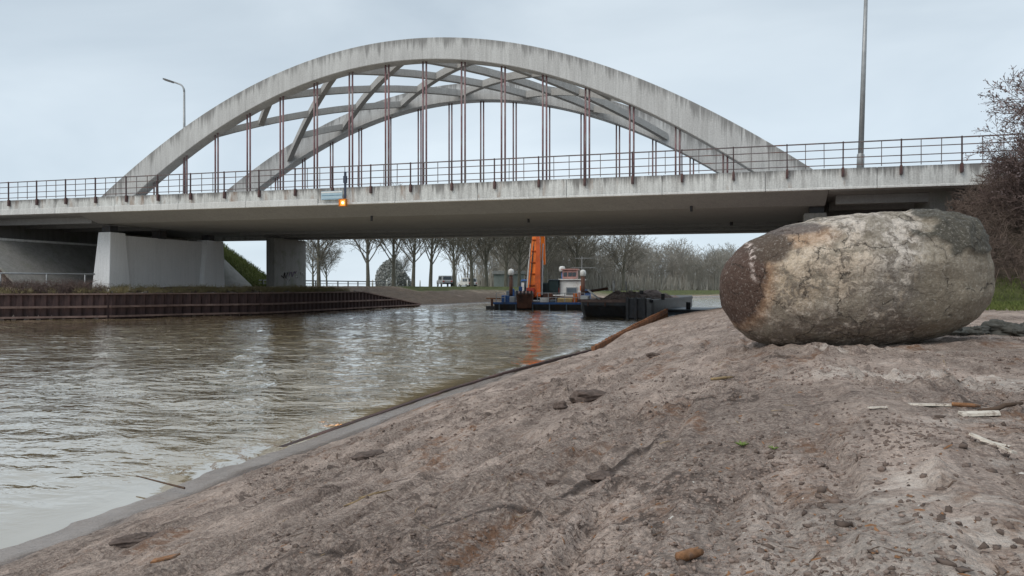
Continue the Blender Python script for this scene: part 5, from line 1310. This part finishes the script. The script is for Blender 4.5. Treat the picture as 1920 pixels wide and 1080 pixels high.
def weed(x, y, n, h, label):
    e = empty('weed', (x, y, gz(x, y)), 0, label, 'plant', 'small weeds on the mud'); r2 = random.Random(int(x * 100) + n)
    for i in range(n):
        a = i * 2.4; l = h * r2.uniform(0.7, 1.2); c, s_ = math.cos(a), math.sin(a); w = l * 0.13
        MB().add([(0, 0, 0), (c * l * .5 - s_ * w, s_ * l * .5 + c * w, l * .35), (c * l, s_ * l, l * .45), (c * l * .5 + s_ * w, s_ * l * .5 - c * w, l * .35)], [(0, 1, 2, 3)]).build('leaf', MT['weed'], e)
weed(-0.04, 3.54, 13, 0.036, 'larger green weed rosette on the mud left of centre'); weed(0.09, 3.38, 9, 0.03, 'smaller green weed right of the larger rosette')
# crumbs of soil: too many to count
def strew(name_, ncr_, sd_, thr_, smean_, smax_, mat_, label_):
    ncr = ncr_; rs = np.random.RandomState(sd_)
    yy_ = 1.5 * np.power(12 / 1.5, rs.rand(ncr)); ux = rs.uniform(-0.75, 0.72, ncr); cxr = yy_ * ux * 1.0
    ok = (cxr - xw_near(yy_) > 0.35) & ~(((cxr - 1.09) / 1.6) ** 2 + ((yy_ - 8.82) / 1.0) ** 2 < 1)
    dens = fbm(cxr * 1.2 + sd_, yy_ * 0.9, 3, 801) + rs.normal(0, 0.16, ncr); ok &= dens > thr_
    cxr, yy_ = cxr[ok], yy_[ok]; n = len(cxr); zc = terrain(cxr, yy_)
    sz = np.minimum(smax_, np.exp(rs.normal(math.log(smean_), 0.6, n))) * (0.65 + 0.22 * yy_ ** 0.6)
    icb = MB().ball((0, 0, 0), 1.0, 4, 3); bv = np.array(icb.v); 
    bf = np.array([f if len(f) == 4 else None for f in icb.f if len(f) == 4], np.int32)
    jit = 1 + rs.uniform(-0.45, 0.45, (n, len(bv), 1))
    an = rs.rand(n) * 6.28; ca, sa = np.cos(an)[:, None], np.sin(an)[:, None]
    st3 = np.stack([rs.uniform(0.8, 1.6, n), rs.uniform(0.6, 1.0, n), rs.uniform(0.45, 0.85, n)], -1)[:, None, :]
    Q = bv[None] * jit * st3 * sz[:, None, None]
    Q = np.stack([Q[..., 0] * ca - Q[..., 1] * sa + cxr[:, None], Q[..., 0] * sa + Q[..., 1] * ca + yy_[:, None], Q[..., 2] + (zc + sz * 0.1)[:, None]], -1)
    cr = raw_mesh(name_, Q.reshape(-1, 3), (bf[None] + (np.arange(n) * len(bv))[:, None, None]).reshape(-1, 4), MT[mat_], smooth=False)
    tag(cr, label_, 'soil', kind='stuff')
strew('soil_crumbs', 60000, 12, 0.02, 0.0034, 0.0105, 'crumb', 'fine soil crumbs strewn over the mud bank')
strew('dark_clods', 9000, 57, 0.17, 0.0056, 0.016, 'clodsoil', 'dark damp clods strewn in drifts across the mud bank')
